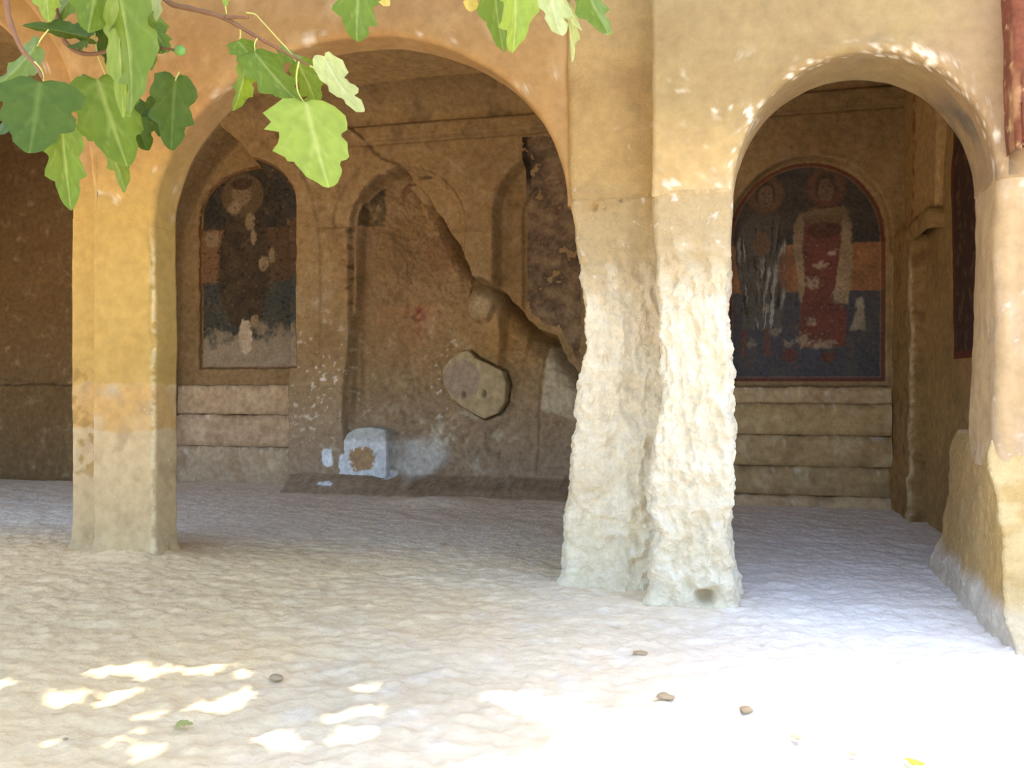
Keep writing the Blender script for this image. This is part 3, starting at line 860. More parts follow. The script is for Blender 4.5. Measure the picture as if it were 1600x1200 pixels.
pg = outline_block('round_plug_stone', PLUG, YB + .20, YB + .5, lin(176, 158, 122), wall_back, 0.03, paint=plug_paint,
              holes=((h1[0], h1[1], .02), (h2[0], h2[1], .022)))
pg['label'] = 'pale rounded stone closing a hole'
BLK = [P(px, py, YB - .1) for px, py in ((524, 748), (525, 722), (530, 696), (539, 678), (552, 670), (575, 668), (598, 672), (600, 700), (599, 748))]
def block_paint(C, X, Z, n2, n3):
    x, z = P(562, 716, YB - .1)
    m = np.exp(-(((X - x) / 0.20) ** 2 + ((Z - z + 0.02) / 0.19) ** 2))
    C = mixc(C, lin(170, 140, 104), ss(0.42, 0.52, m + 0.22 * n3 + 0.1 * n2))
    return mixc(C, lin(176, 176, 166), ss(0.62, 0.70, Z + 0.05 * n3) * 0.8)
wb = outline_block('whitewashed_block', BLK, YB - .02, YB + .3, lin(214, 218, 220), wall_back, 0.02, paint=block_paint)
wb['label'] = 'low round-topped block with flaking whitewash'

# ------------------------------------------------------------------ frescoes: thin painted plaster skins on the niche backs
def fresco(name, poly, nx, nz, paint, depth, label, lose=None, y_of=None, lift=0.006):
    pts = np.array(poly)
    x0, z0 = pts.min(0); x1, z1 = pts.max(0)
    X, Z = np.meshgrid(np.linspace(x0, x1, nx), np.linspace(z0, z1, nz), indexing='ij')
    Y = YB + relief(X, Z) - lift
    sd = poly_sd(X, Z, poly)
    mask = sd > -0.001
    n2 = fbm(X, 0, Z, 5.0, 4, 191.0); n3 = fbm(X, 0, Z, 18.0, 4, 193.0)
    if lose is not None: mask &= ~lose(X, Z, n2, n3)
    C = paint(X, Z, n2, n3, sd)
    ox, oz = (x0 + x1) / 2, z0
    o = grid_obj(name, X, Y, Z, C, M_fresco, None, mask=mask, offset=(ox, YB, oz))
    o.location = (ox, YB, oz)
    props(o, label, 'fresco')
    return o

def age(C, n2, n3, veil, dust=0.5, tone=(120, 100, 76)):
    g = C.mean(-1, keepdims=True)
    C = C * 0.72 + g * 0.28
    C = mixc(C, lin(*tone), np.clip(veil + 0.35 * n2 + 0.2 * n3, 0, 0.85))
    C = mixc(C, lin(168, 150, 120), ss(0.75, 1.0, n3 + 0.3 * n2) * dust)
    return C

# -- right: two haloed standing figures
FR_Y = YB + 0.15
def fr(px, py): return P(px, py, FR_Y)
def paint_two(X, Z, n2, n3, sd):
    Xw, Zw = X + 0.016 * n3 + 0.012 * n2, Z + 0.020 * n3
    # back to the measured panel coordinates (crop units)
    r0, r1 = fr(1145, 595), fr(1382, 595); zt = fr(1285, 255)[1]
    s = 75 + (Xw - r0[0]) / (r1[0] - r0[0]) * 712
    t = 1125 - (Zw - r0[1]) / (zt - r0[1]) * 1020
    blue, slate = lin(58, 60, 66), lin(74, 78, 92)
    C = np.ones(X.shape + (3,)) * blue
    C = mixc(C, lin(168, 108, 52), ss(478, 486, t) * ss(712, 704, t))
    C = mixc(C, slate, ss(704, 712, t))
    C = mixc(C, lin(96, 98, 104), ss(704, 712, t) * ss(0.0, 0.5, n2) * 0.6)
    C = mixc(C, lin(78, 78, 78), ss(478, 470, t) * ss(0.1, 0.5, n2) * 0.6)
    E = lambda cx, cy, rx, ry: np.hypot((s - cx) / rx, (t - cy) / ry)
    Q = lambda pts: poly_sd(s, t, pts)
    # left figure: grey mantle with white folds
    body = Q([(175, 330), (300, 330), (330, 470), (330, 700), (310, 880), (120, 880), (110, 700), (85, 500), (110, 400)])
    C = mixc(C, lin(92, 92, 88), ss(-5, 6, body))
    sw = s + 0.10 * (t - 600) * np.sign(s - 220)
    f1 = fbm(sw * 0.045, 0, t * 0.0045, 1.0, 3, 195.0); f2 = fbm(sw * 0.07, 0, t * 0.006, 1.0, 2, 197.0)
    C = mixc(C, lin(172, 174, 168), ss(-5, 6, body) * ss(0.1, 0.5, f1) * ss(330, 460, t) * 0.8)
    C = mixc(C, lin(42, 40, 42), ss(-5, 6, body) * ss(0.15, 0.5, f2) * 0.8)
    C = mixc(C, lin(138, 92, 50), ss(1.0, .8, E(215, 470, 46, 70)) * 0.55)
    C = mixc(C, lin(128, 88, 50), ss(1.04, .97, E(232, 240, 92, 92)))
    C = mixc(C, lin(90, 58, 36), ss(0.06, 0.0, np.abs(E(232, 240, 90, 90) - 0.97)) * 0.8)
    C = mixc(C, lin(84, 60, 40), ss(1.04, .9, E(232, 232, 50, 64)))
    C = mixc(C, lin(150, 112, 74), ss(1.04, .9, E(234, 248, 36, 52)))
    for ex in (220, 249): C = mixc(C, lin(60, 42, 30), ss(1.1, .7, E(ex, 236, 8, 5)))
    C = mixc(C, lin(90, 62, 42), ss(1.1, .7, E(234, 255, 4, 16)) * .7); C = mixc(C, lin(104, 58, 42), ss(1.1, .7, E(234, 280, 13, 4)))
    C = mixc(C, lin(150, 96, 56), ss(1.1, .8, E(330, 600, 40, 90)) * 0.7)
    C = mixc(C, lin(128, 72, 44), ss(-4, 6, Q([(110, 880), (140, 880), (140, 1010), (110, 1010)])) * 0.7)
    C = mixc(C, lin(128, 72, 44), ss(-4, 6, Q([(225, 880), (255, 880), (258, 1010), (225, 1010)])) * 0.7)
    # right figure: red tunic with cream borders
    mant = Q([(400, 330), (600, 310), (640, 390), (640, 600), (620, 770), (560, 760), (400, 760), (365, 500), (370, 390)])
    C = mixc(C, lin(170, 142, 98), ss(-5, 6, mant))
    rob = Q([(420, 350), (590, 350), (590, 480), (565, 640), (560, 740), (612, 780), (612, 965), (395, 965), (400, 780), (420, 690), (410, 480)])
    C = mixc(C, lin(128, 62, 52), ss(-5, 6, rob))
    C = mixc(C, lin(110, 44, 40), ss(-5, 6, rob) * ss(0.0, 0.5, n2) * 0.6)
    fl = ss(0.40, 0.65, n3 + 0.35 * n2)
    C = mixc(C, lin(178, 148, 122), ss(-5, 6, rob) * fl * 0.6)
    for (cx, cy, rx, ry) in ((460, 665, 40, 30), (490, 585, 28, 18), (415, 935, 34, 34), (500, 955, 70, 24), (580, 725, 34, 40), (452, 845, 26, 24), (545, 525, 20, 16)):
        C = mixc(C, lin(186, 160, 128), ss(1.2, .5, E(cx, cy, rx, ry) + 0.8 * n3 + 0.3 * n2) * 0.8)
    C = mixc(C, lin(150, 116, 62), ss(1.15, .85, E(520, 350, 110, 46) + 0.2 * n3) * 0.7)
    C = mixc(C, lin(92, 46, 36), ss(1.1, .9, E(510, 420, 80, 40)) * 0.8)
    C = mixc(C, lin(126, 76, 46), ss(1.04, .97, E(520, 222, 96, 96)))
    C = mixc(C, lin(84, 46, 32), ss(0.06, 0.0, np.abs(E(520, 222, 94, 94) - 0.97)) * 0.8)
    C = mixc(C, lin(82, 54, 36), ss(1.04, .9, E(518, 212, 54, 66)))
    C = mixc(C, lin(152, 108, 72), ss(1.04, .9, E(520, 232, 38, 54)))
    for ex in (505, 536): C = mixc(C, lin(58, 40, 28), ss(1.1, .7, E(ex, 218, 9, 5)))
    C = mixc(C, lin(90, 62, 42), ss(1.1, .7, E(520, 240, 4, 17)) * .7); C = mixc(C, lin(104, 58, 42), ss(1.1, .7, E(520, 266, 14, 4)))
    # pale bell-shaped patch, shoes, missing plaster
    C = mixc(C, lin(166, 156, 134), ss(-6, 8, Q([(655, 745), (690, 735), (695, 800), (708, 890), (628, 890), (655, 810)])))
    C = mixc(C, lin(120, 48, 40), ss(1.1, .85, E(352, 1005, 34, 34)) * .8); C = mixc(C, lin(120, 48, 40), ss(1.1, .85, E(530, 1015, 34, 24)) * .8)
    for (cx, cy, rx, ry) in ((280, 895, 34, 24), (165, 950, 22, 26), (240, 780, 18, 24), (350, 950, 40, 20)):
        C = mixc(C, lin(158, 148, 126), ss(1.2, .4, E(cx, cy, rx, ry) + 0.8 * n3) * 0.7)
    
    C = mixc(C, lin(40, 38, 40), ss(0.4, 0.6, -n3 + 0.2 * n2) * 0.5)
    C = mixc(C, lin(70, 58, 46), ss(520, 300, t + 60 * n2) * 0.5)
    C = age(C, n2, n3, 0.30, 0.4, (84, 74, 62))
    # painted red border
    bw = 0.042
    C = mixc(C, lin(112, 64, 46), ss(bw + .008, bw - .008, sd + 0.006 * n3) * (0.75 - 0.3 * ss(0.2, 0.7, n2)))
    C = mixc(C, lin(190, 150, 104), ss(bw + .02, bw + .008, sd) * ss(bw - 0.002, bw + 0.008, sd) * 0.25)
    return C
r0, r1 = fr(1138, 597), fr(1383, 597)
FRP = arch_poly(r0[0], r1[0], 1.43, 3.08, fr(1285, 253)[1] - 3.08, 40)
fresco('fresco', FRP, 240, 330, paint_two, 0.15, 'arched fresco of two haloed standing figures, one in red, behind narrow arch')

# -- left recess: dark fresco of one figure
FA_Y = YB + 0.62
def paint_dark(X, Z, n2, n3, sd):
    Xw, Zw = X + 0.02 * n3, Z + 0.02 * n3
    a0 = P(313, 570, FA_Y); a1 = P(452, 570, FA_Y); zt = P(365, 262, FA_Y)[1]
    s = 80 + (Xw - a0[0]) / (a1[0] - a0[0]) * 440
    t = 1110 - (Zw - a0[1]) / (zt - a0[1]) * 1005
    E = lambda cx, cy, rx, ry: np.hypot((s - cx) / rx, (t - cy) / ry)
    C = np.ones(X.shape + (3,)) * lin(50, 48, 44)
    C = mixc(C, lin(124, 84, 46), ss(415, 425, t) * ss(695, 685, t))
    C = mixc(C, lin(62, 66, 60), ss(685, 695, t))
    C = mixc(C, lin(74, 54, 36), ss(330, 380, s) * ss(415, 425, t) * ss(695, 685, t) * 0.8)
    fig = ss(1.1, .9, E(300, 620, 130, 330) + 0.15 * n3)
    C = mixc(C, lin(62, 50, 36), fig)
    C = mixc(C, lin(96, 74, 44), ss(1.05, .95, E(290, 250, 105, 110)))
    C = mixc(C, lin(128, 104, 66), ss(1.1, .85, E(285, 235, 50, 70) + 0.2 * n3))
    C = mixc(C, lin(70, 52, 34), ss(1.05, .8, E(285, 190, 56, 34)))
    for (cx, cy, rx, ry) in ((250, 310, 34, 34), (328, 385, 24, 46), (140, 465, 40, 46), (345, 465, 14, 40), (395, 600, 26, 40), (350, 890, 22, 36), (435, 560, 16, 40)):
        C = mixc(C, lin(150, 124, 82), ss(1.15, .75, E(cx, cy, rx, ry) + 0.35 * n3) * 0.85)
    C = mixc(C, lin(158, 134, 100), ss(0.55, 0.75, n3) * 0.45)
    C = mixc(C, lin(30, 28, 24), ss(0.3, 0.5, -n3) * 0.6)
    C = mixc(C, lin(160, 138, 104), ss(900, 1010, t + 90 * n2 + 40 * n3) * 0.9)
    C = mixc(C, lin(190, 164, 130), ss(1.1, .85, E(305, 970, 34, 90) + 0.2 * n3))
    C = age(C, n2, n3, 0.16, 0.6, (96, 80, 58))
    C = mixc(C, lin(120, 86, 52), ss(0.035, 0.025, sd) * 0.8)
    return C
fresco('fresco', NAf, 200, 300, paint_dark, 0.62, 'dark, badly worn arched fresco of one figure in the left recess')

# -- middle niche: remnants of a seated figure
def paint_mid(X, Z, n2, n3, sd):
    Xw, Zw = X + 0.02 * n3, Z + 0.02 * n3
    m0, m1 = P(520, 560, YB + .15), P(740, 560, YB + .15); zt = P(635, 240, YB + .15)[1]
    s = (Xw - m0[0]) / (m1[0] - m0[0]) * 825
    t = 1200 - (Zw - m0[1]) / (zt - m0[1]) * 1200
    E = lambda cx, cy, rx, ry: np.hypot((s - cx) / rx, (t - cy) / ry)
    C = np.ones(X.shape + (3,)) * lin(160, 122, 74)
    C = mixc(C, lin(128, 92, 56), ss(0.0, 0.4, n2) * 0.7)
    C = mixc(C, lin(176, 138, 90), ss(0.1, 0.4, n3) * 0.5)
    C = mixc(C, lin(46, 50, 50), ss(-6, 8, poly_sd(s, t, [(150, 260), (200, 190), (290, 140), (275, 260), (285, 330), (270, 400), (160, 410)])))
    C = mixc(C, lin(40, 40, 42), ss(-6, 8, poly_sd(s, t, [(510, 140), (600, 140), (690, 200), (700, 260), (650, 290), (590, 260), (540, 200)])))
    for (cx, cy) in ((205, 298), (240, 300), (225, 345), (575, 185), (600, 215), (625, 230)):
        C = mixc(C, lin(150, 134, 104), ss(1.2, .6, E(cx, cy, 14, 22) + .3 * n3) * .8)
    C = mixc(C, lin(112, 74, 48), ss(1.06, .94, E(420, 215, 62, 74)))
    C = mixc(C, lin(148, 106, 66), ss(1.1, .9, E(420, 245, 38, 50)))
    C = mixc(C, lin(118, 84, 54), ss(1.2, .6, E(410, 520, 170, 200) + .5 * n3) * .55)
    C = mixc(C, lin(90, 62, 40), ss(.2, .45, n3) * ss(1.2, .8, E(420, 560, 220, 240)) * .7)
    C = mixc(C, lin(130, 70, 50), ss(1.15, .8, E(590, 590, 90, 110) + .4 * n3) * .4)
    return age(C, n2, n3, 0.42, 0.4, (136, 110, 68))
def lose_mid(X, Z, n2, n3):
    dc = poly_sd(X, Z, CRK + [P(px, py, YB) for px, py in ((915, 240), (700, 200))])
    zl = P(620, 470, YB)[1]
    x7 = P(652, 0, YB)[0]
    return ((dc > -0.14) & (Z < P(0, 318, YB)[1])) | (np.abs(dc) < 0.05) | (Z < zl + 0.12 * n2)
NBf = [(0.5 * (xb0 + xb1) + (x - 0.5 * (xb0 + xb1)) * 0.95, z - 0.04) for x, z in NB]
fresco('fresco', NBf, 200, 300, paint_mid, 0.15, 'flaked fresco remnant with dark blue patches above the diagonal rock break', lose_mid, lift=0.012)

# -- niche behind the eroded pillar: mottled grey-brown remnant
def paint_grey(X, Z, n2, n3, sd):
    C = np.ones(X.shape + (3,)) * lin(122, 102, 80)
    C = mixc(C, lin(84, 70, 58), ss(-0.4, 0.6, n2 + 0.4 * n3))
    C = mixc(C, lin(142, 122, 94), ss(0.1, 0.8, -n2 + 0.3 * n3) * 0.7)
    C = mixc(C, lin(44, 36, 30), ss(0.09, 0.05, X - (xg0)) * ss(P(0, 345, YB)[1], P(0, 320, YB)[1], Z) * 0.9)
    return C
xg0 = P(824, 400, YB + .28)[0]; xg1 = P(930, 400, YB + .28)[0]
FGP = [(xg0, P(0, 590, YB + .28)[1]), (xg1, P(0, 590, YB + .28)[1]), (xg1, P(0, 225, YB + .28)[1]), (P(870, 0, YB + .28)[0], P(0, 248, YB + .28)[1]), (xg0, P(0, 280, YB + .28)[1])]
def lose_grey(X, Z, n2, n3):
    dc = poly_sd(X, Z, CRK + [P(915, 200, YB), P(600, 200, YB)])
    return (dc < 0.10 + 0.05 * n2) | (n2 + 0.3 * n3 > 0.55)
fresco('fresco', FGP, 110, 260, paint_grey, 0.28, 'mottled grey-brown fresco remnant in the niche half hidden by the eroded pillar', lose_grey)

# -- side wall panel in the right bay
def side_panel():
    y0, y1, z0, z1 = 7.55, 8.35, 1.62, 3.75
    Yg, Zg = np.meshgrid(np.linspace(y0, y1, 80), np.linspace(z0, z1, 160), indexing='ij')
    n1 = fbm(np.full_like(Yg, 1.97), Yg, Zg, 0.9, 4, 148.0); n2 = fbm(np.full_like(Yg, 1.97), Yg, Zg, 4.0, 4, 150.0)
    X = 1.97 + 0.02 * (n1 + 0.4 * n2) - 0.012
    m2 = fbm(X, Yg, Zg, 7, 4, 201.0)
    e = np.minimum(np.minimum(Yg - y0, y1 - Yg), np.minimum(Zg - z0, z1 - Zg))
    C = np.ones(X.shape + (3,)) * lin(70, 50, 42)
    C = mixc(C, lin(104, 82, 60), ss(0.1, 0.5, m2) * 0.6)
    C = mixc(C, lin(96, 54, 40), ss(0.07, 0.06, e))
    o = grid_obj('fresco', X, Yg, Zg, C, M_fresco, None, offset=(1.97, 7.95, z0)); o.location = (1.97, 7.95, z0)
    props(o, 'narrow dark red-framed fresco panel on the side wall inside narrow arch', 'fresco')
side_panel()

# ------------------------------------------------------------------ fig tree
HALF = [(0.0, 0.0), (0.10, -0.06), (0.24, -0.07), (0.37, -0.01), (0.47, 0.09), (0.51, 0.19), (0.47, 0.27), (0.40, 0.32), (0.37, 0.36), (0.41, 0.42), (0.44, 0.50),
        (0.42, 0.58), (0.36, 0.63), (0.29, 0.65), (0.26, 0.69), (0.255, 0.76), (0.21, 0.85), (0.13, 0.93), (0.06, 0.98), (0.0, 1.0)]
def leaf_mesh(name, fold, droop, curl, seed, lobes=1.0, K=6):
    rs = np.random.RandomState(seed)
    H = np.array(HALF); n = len(H)
    sinus = np.array([1.0] * n)
    for i in (7, 8, 13, 14): sinus[i] = lobes
    mid = np.linspace(0, 1, n)
    mid = np.array([0, 0.0, 0.02, 0.06, 0.11, 0.16, 0.21, 0.27, 0.32, 0.38, 0.45, 0.52, 0.60, 0.67, 0.72, 0.78, 0.86, 0.93, 0.98, 1.0])
    V, Cc = [], []
    for side in (-1, 1):
        jit = 1 + 0.07 * rs.normal(size=n)
        for i in range(n):
            for k in range(K + 1):
                t = k / K
                x = H[i, 0] * t * sinus[i] * jit[i] * side; y = mid[i] + (H[i, 1] - mid[i]) * t ** 1.2
                z = fold * abs(x) - droop * (y - 0.25) ** 2 + curl * x * x * 3 + (0.022 * math.sin(9 * y + 4 * side * x + seed) + 0.012 * math.sin(31 * y + 3 * seed + side)) * t
                V.append((x, y, z))
                vein = 0.55 * math.exp(-(abs(x) / 0.010) ** 2)
                for (vx, vy, by) in ((0.50, 0.20, 0.03), (0.46, 0.58, 0.12), (0.22, 0.84, 0.45)):
                    # distance to a side vein
                    ex, ey = vx, vy - by; px_, py_ = abs(x), y - by
                    tt = max(0, min(1, (px_ * ex + py_ * ey) / (ex * ex + ey * ey)))
                    d = math.hypot(px_ - tt * ex, py_ - tt * ey)
                    vein = max(vein, 0.32 * math.exp(-(d / 0.012) ** 2) * (1 - 0.6 * tt))
                Cc.append((vein,) * 3)
    F = []
    for sgn in (0, 1):
        o = sgn * n * (K + 1)
        for i in range(n - 1):
            for k in range(K):
                a, b, c, d = o + i * (K + 1) + k, o + i * (K + 1) + k + 1, o + (i + 1) * (K + 1) + k + 1, o + (i + 1) * (K + 1) + k
                F.append((a, b, c, d) if sgn else (a, d, c, b))
    return mesh_np(name, np.array(V), np.array(F), np.array(Cc))
LEAFM = [(leaf_mesh, (0.12, 0.08, 0.05, 1, 1.0, 8)), (leaf_mesh, (0.28, 0.15, -0.1, 2, 1.0, 8)), (leaf_mesh, (0.40, 0.22, 0.0, 3, 0.9, 8)), (leaf_mesh, (0.22, 0.30, -0.15, 4, 0.85, 8))]
_lm = {}
def get_leaf(var, mat):
    if (var, mat) not in _lm:
        f, a = LEAFM[var]
        me = f('fig_leaf', *a); me.materials.append(LEAF[mat]); _lm[(var, mat)] = me
    return _lm[(var, mat)]

def tube(name, pts, radii, mat, parent, sides=8, offset=(0, 0, 0), sub=4):
    pts = [Vector(p) for p in pts]
    # Catmull-Rom resample
    q, rr = [], []
    for i in range(len(pts) - 1):
        p0, p1, p2, p3 = pts[max(0, i - 1)], pts[i], pts[i + 1], pts[min(len(pts) - 1, i + 2)]
        for k in range(sub):
            t = k / sub
            q.append(0.5 * ((2 * p1) + (p2 - p0) * t + (2 * p0 - 5 * p1 + 4 * p2 - p3) * t * t + (3 * p1 - p0 - 3 * p2 + p3) * t ** 3))
            rr.append(radii[i] + (radii[i + 1] - radii[i]) * t)
    q.append(pts[-1]); rr.append(radii[-1])
    V = []
    up = Vector((0.3, 0.2, 1)).normalized()
    for i, p in enumerate(q):
        d = (q[min(i + 1, len(q) - 1)] - q[max(0, i - 1)]).normalized()
        a = d.cross(up)
        if a.length < 1e-3: a = d.cross(Vector((1, 0, 0)))
        a.normalize(); b = d.cross(a)
        w = 1 + 0.10 * math.sin(i * 2.3)
        for k in range(sides):
            th = 2 * math.pi * k / sides
            V.append(p + (a * math.cos(th) + b * math.sin(th)) * rr[i] * w - Vector(offset))
    F = grid_faces(len(q), sides, True)
    V = np.array([tuple(v) for v in V])
    # caps
    n = len(q)
    V = np.vstack([V, np.array(q[0] - Vector(offset)), np.array(q[-1] - Vector(offset))])
    caps = []
    for k in range(sides):
        caps.append((len(V) - 2, (k + 1) % sides, k, len(V) - 2)); caps.append((len(V) - 1, (n - 1) * sides + k, (n - 1) * sides + (k + 1) % sides, len(V) - 1))
    me = bpy.data.meshes.new(name)
    me.from_pydata(V.tolist(), [], [tuple(f) for f in F] + [tuple(dict.fromkeys(c)) for c in caps])
    me.polygons.foreach_set('use_smooth', np.ones(len(me.polygons), bool))
    return link(name, me, mat, parent)

TREE = Vector((-4.6, 1.2, 0.0))
tree = empty('fig_tree', TREE)
props(tree, 'fig tree with lobed green leaves hanging over the top of the arches', 'tree')
fork = Vector((-4.3, 1.5, 1.7))
tube('trunk', [TREE + Vector((0, 0, -0.1)), TREE + Vector((0.05, 0.05, 0.6)), TREE + Vector((0.2, 0.15, 1.2)), fork], [0.17, 0.13, 0.11, 0.10], M_bark, tree, 12, TREE)
# boughs: one towards the camera's upper left, one along the top of the frame, one up over the court
top_l = PC(60, -160, 2.3); top_m = PC(560, -150, 2.3); top_r = PC(870, -140, 2.3)
bough1 = tube('bough', [fork, Vector((-3.6, 1.8, 2.4)), Vector((-2.6, 1.95, 2.75)), top_l, top_m, top_r], [0.09, 0.06, 0.045, 0.03, 0.022, 0.012], M_bark, tree, 10, TREE)
up = [fork, Vector((-4.0, 2.6, 3.3)), Vector((-3.5, 3.7, 4.4)), Vector((-2.6, 4.5, 4.75)), Vector((-1.3, 4.6, 4.8))]
tube('bough', up, [0.09, 0.075, 0.06, 0.04, 0.015], M_bark, tree, 10, TREE)
tube('bough', [up[2], Vector((-3.9, 4.6, 4.75)), Vector((-4.9, 5.0, 4.9)), Vector((-6.2, 4.9, 5.0))], [0.05, 0.04, 0.03, 0.012], M_bark, tree, 10, TREE)

D0 = 2.2
def twig(pxs, d0, d1, r0, r1, name='branch', mat=None, parent=None, sub=4, sides=7):
    n = len(pxs)
    pts = [PC(x, y, d0 + (d1 - d0) * i / (n - 1)) for i, (x, y) in enumerate(pxs)]
    return tube(name, pts, [r0 + (r1 - r0) * i / (n - 1) for i in range(n)], mat or M_twig, parent or tree, sides, TREE, sub)
br_main = twig([(205, -110), (235, -40), (262, 2), (300, 14), (340, 24), (372, 40), (402, 58), (442, 80), (484, 103)], 2.25, 2.15, 0.009, 0.003)
br_stub = twig([(352, 27), (368, 27), (388, 28)], 2.19, 2.17, 0.005, 0.003, 'twig_stub', parent=br_main)
br_left = twig([(60, -120), (78, -20), (96, 50), (104, 68), (124, 82), (150, 84), (176, 74), (196, 40)], 2.15, 2.2, 0.008, 0.004)
br_fig = twig([(215, -90), (222, 20), (232, 62), (246, 74), (262, 76), (272, 78)], 2.3, 2.25, 0.006, 0.003)
br_big = twig([(20, -130), (10, 0), (30, 70), (55, 100), (66, 122)], 2.0, 1.95, 0.008, 0.003)
br_top = twig([(560, -150), (562, -60), (566, -10)], 2.3, 2.2, 0.007, 0.004)
br_right = twig([(800, -150), (815, -70), (830, -30)], 2.3, 2.1, 0.007, 0.004)

def place_leaf(px0, px1, w, dist, dd, var, mat, parent, flip=1, label=None):
    b = PC(px0[0], px0[1], dist); t = PC(px1[0], px1[1], dist + dd)
    y = (t - b); L = y.length; y.normalize()
    view = Vector((-SA, CA, 0.0))
    x = y.cross(view).normalized()                   # across, in the picture plane
    wm = w / FPX * dist
    full = 0.94 * L
    ang = math.radians(12 if wm > 0.8 * full else 32) * flip
    sx = max(0.22, min(1.4, wm / (full * math.cos(ang))))
    z = x.cross(y).normalized()
    x2 = x * math.cos(ang) + z * math.sin(ang)
    z2 = x2.cross(y).normalized()
    M = Matrix(((x2.x * L * sx, y.x * L, z2.x * L, b.x), (x2.y * L * sx, y.y * L, z2.y * L, b.y), (x2.z * L * sx, y.z * L, z2.z * L, b.z), (0, 0, 0, 1)))
    o = bpy.data.objects.new('leaf', get_leaf(var, mat))
    COL.objects.link(o)
    o.parent = parent
    o.matrix_parent_inverse = Matrix.Translation(TREE).inverted()
    o.matrix_basis = M
    return o

LEAVES = [
    # base px, tip px, width, distance, tip depth change, variant, material, branch, flip
    ((62, 128), (48, 242), 122, 1.95, -0.02, 0, 'deep_shade', br_big, 1),
    ((56, 72), (-12, 150), 74, 2.05, 0.03, 1, 'mid', br_big, -1),
    ((96, 200), (110, 328), 50, 2.02, 0.05, 1, 'mid', br_big, 1),
    ((138, 58), (44, 38), 26, 2.12, 0.02, 2, 'deep_shade', br_left, 1),
    ((70, -40), (76, 38), 34, 2.1, 0.00, 1, 'lime', br_left, 1),
    ((158, -50), (136, 56), 64, 2.1, -0.03, 1, 'mid', br_left, 1),
    ((92, -40), (104, 36), 40, 2.2, 0.03, 1, 'mid', br_left, -1),
    ((136, 56), (110, 76), 20, 2.14, 0.03, 2, 'deep_shade', br_left, -1),
    ((184, -20), (222, 188), 90, 2.05, -0.06, 1, 'mid', br_left, -1),
    ((186, -6), (190, 186), 26, 2.06, 0.05, 2, 'lime', br_left, 1),
    ((168, 30), (178, 118), 36, 2.2, 0.04, 2, 'deep_shade', br_left, 1),
    ((208, -10), (252, 88), 58, 2.25, 0.04, 1, 'mid', br_fig, 1),
    ((232, -40), (258, 38), 38, 2.15, -0.03, 3, 'pale', br_fig, -1),
    ((238, 40), (262, 84), 34, 2.27, 0.02, 1, 'mid', br_fig, 1),
    ((152, 124), (198, 262), 92, 2.2, 0.02, 0, 'mid', br_left, 1),
    ((158, 200), (202, 298), 54, 2.27, 0.06, 1, 'mid', br_left, -1),
    ((202, 158), (230, 238), 46, 2.33, 0.02, 1, 'deep_shade', br_left, 1),
    ((274, 122), (266, 236), 58, 2.25, 0.03, 1, 'deep_shade', br_fig, 1),
    ((258, 140), (226, 184), 34, 2.3, 0.04, 2, 'deep_shade', br_fig, -1),
    ((372, 64), (408, 106), 40, 2.18, -0.02, 1, 'mid', br_main, 1),
    ((384, 98), (370, 174), 46, 2.2, 0.05, 1, 'mid', br_main, -1),
    ((398, 82), (468, 168), 58, 2.15, -0.03, 1, 'mid', br_main, 1),
    ((477, 160), (512, 297), 108, 2.0, -0.04, 0, 'lime', br_main, 1),
    ((474, 160), (466, 252), 26, 2.1, 0.06, 2, 'mid', br_main, 1),
    ((466, 100), (500, 168), 46, 2.2, 0.03, 1, 'mid', br_main, -1),
    ((440, 74), (492, 106), 26, 2.22, 0.03, 2, 'mid', br_main, 1),
    ((506, 92), (564, 187), 42, 2.1, -0.02, 3, 'pale', br_main, 1),
    ((120, -30), (88, 40), 48, 2.16, 0.02, 1, 'mid', br_left, -1),
    ((196, -30), (168, 60), 46, 2.18, 0.02, 1, 'mid', br_left, 1),
    ((214, 30), (244, 110), 40, 2.24, 0.03, 1, 'mid', br_fig, -1),
    ((140, 128), (112, 152), 34, 2.22, 0.02, 2, 'deep_shade', br_left, 1),
    ((166, 190), (160, 226), 30, 2.26, 0.02, 2, 'deep_shade', br_left, -1),
    ((250, 150), (248, 214), 30, 2.28, 0.02, 2, 'deep_shade', br_fig, 1),
    ((30, 150), (0, 214), 52, 2.08, 0.02, 1, 'deep_shade', br_big, -1),
    ((562, -36), (554, 70), 64, 2.15, -0.02, 1, 'mid', br_top, 1),
    ((576, -40), (604, 16), 34, 2.2, 0.00, 3, 'dry', br_top, 1),
    ((352, -22), (352, 12), 14, 2.2, 0.00, 1, 'lime', br_main, 1),
    ((740, -40), (734, 20), 44, 2.15, 0.02, 3, 'dry', br_right, 1),
    ((770, -60), (781, 84), 50, 2.1, 0.04, 1, 'mid', br_right, 1),
    ((802, -60), (809, 90), 62, 2.0, -0.04, 1, 'lime', br_right, -1),
    ((858, -50), (866, 65), 66, 2.05, -0.02, 3, 'pale', br_right, 1),
    ((878, -20), (904, 50), 22, 2.12, 0.03, 2, 'pale', br_right, 1),
    ((908, -40), (948, 60), 60, 2.15, 0.02, 1, 'mid', br_right, 1),
    ((884, 10), (898, 99), 12, 2.18, 0.02, 2, 'pale', br_right, -1),
]
for (a, b, w, d, dd, var, mat, par, fl) in LEAVES:
    place_leaf(a, b, w, d, dd, var, mat, par, fl)

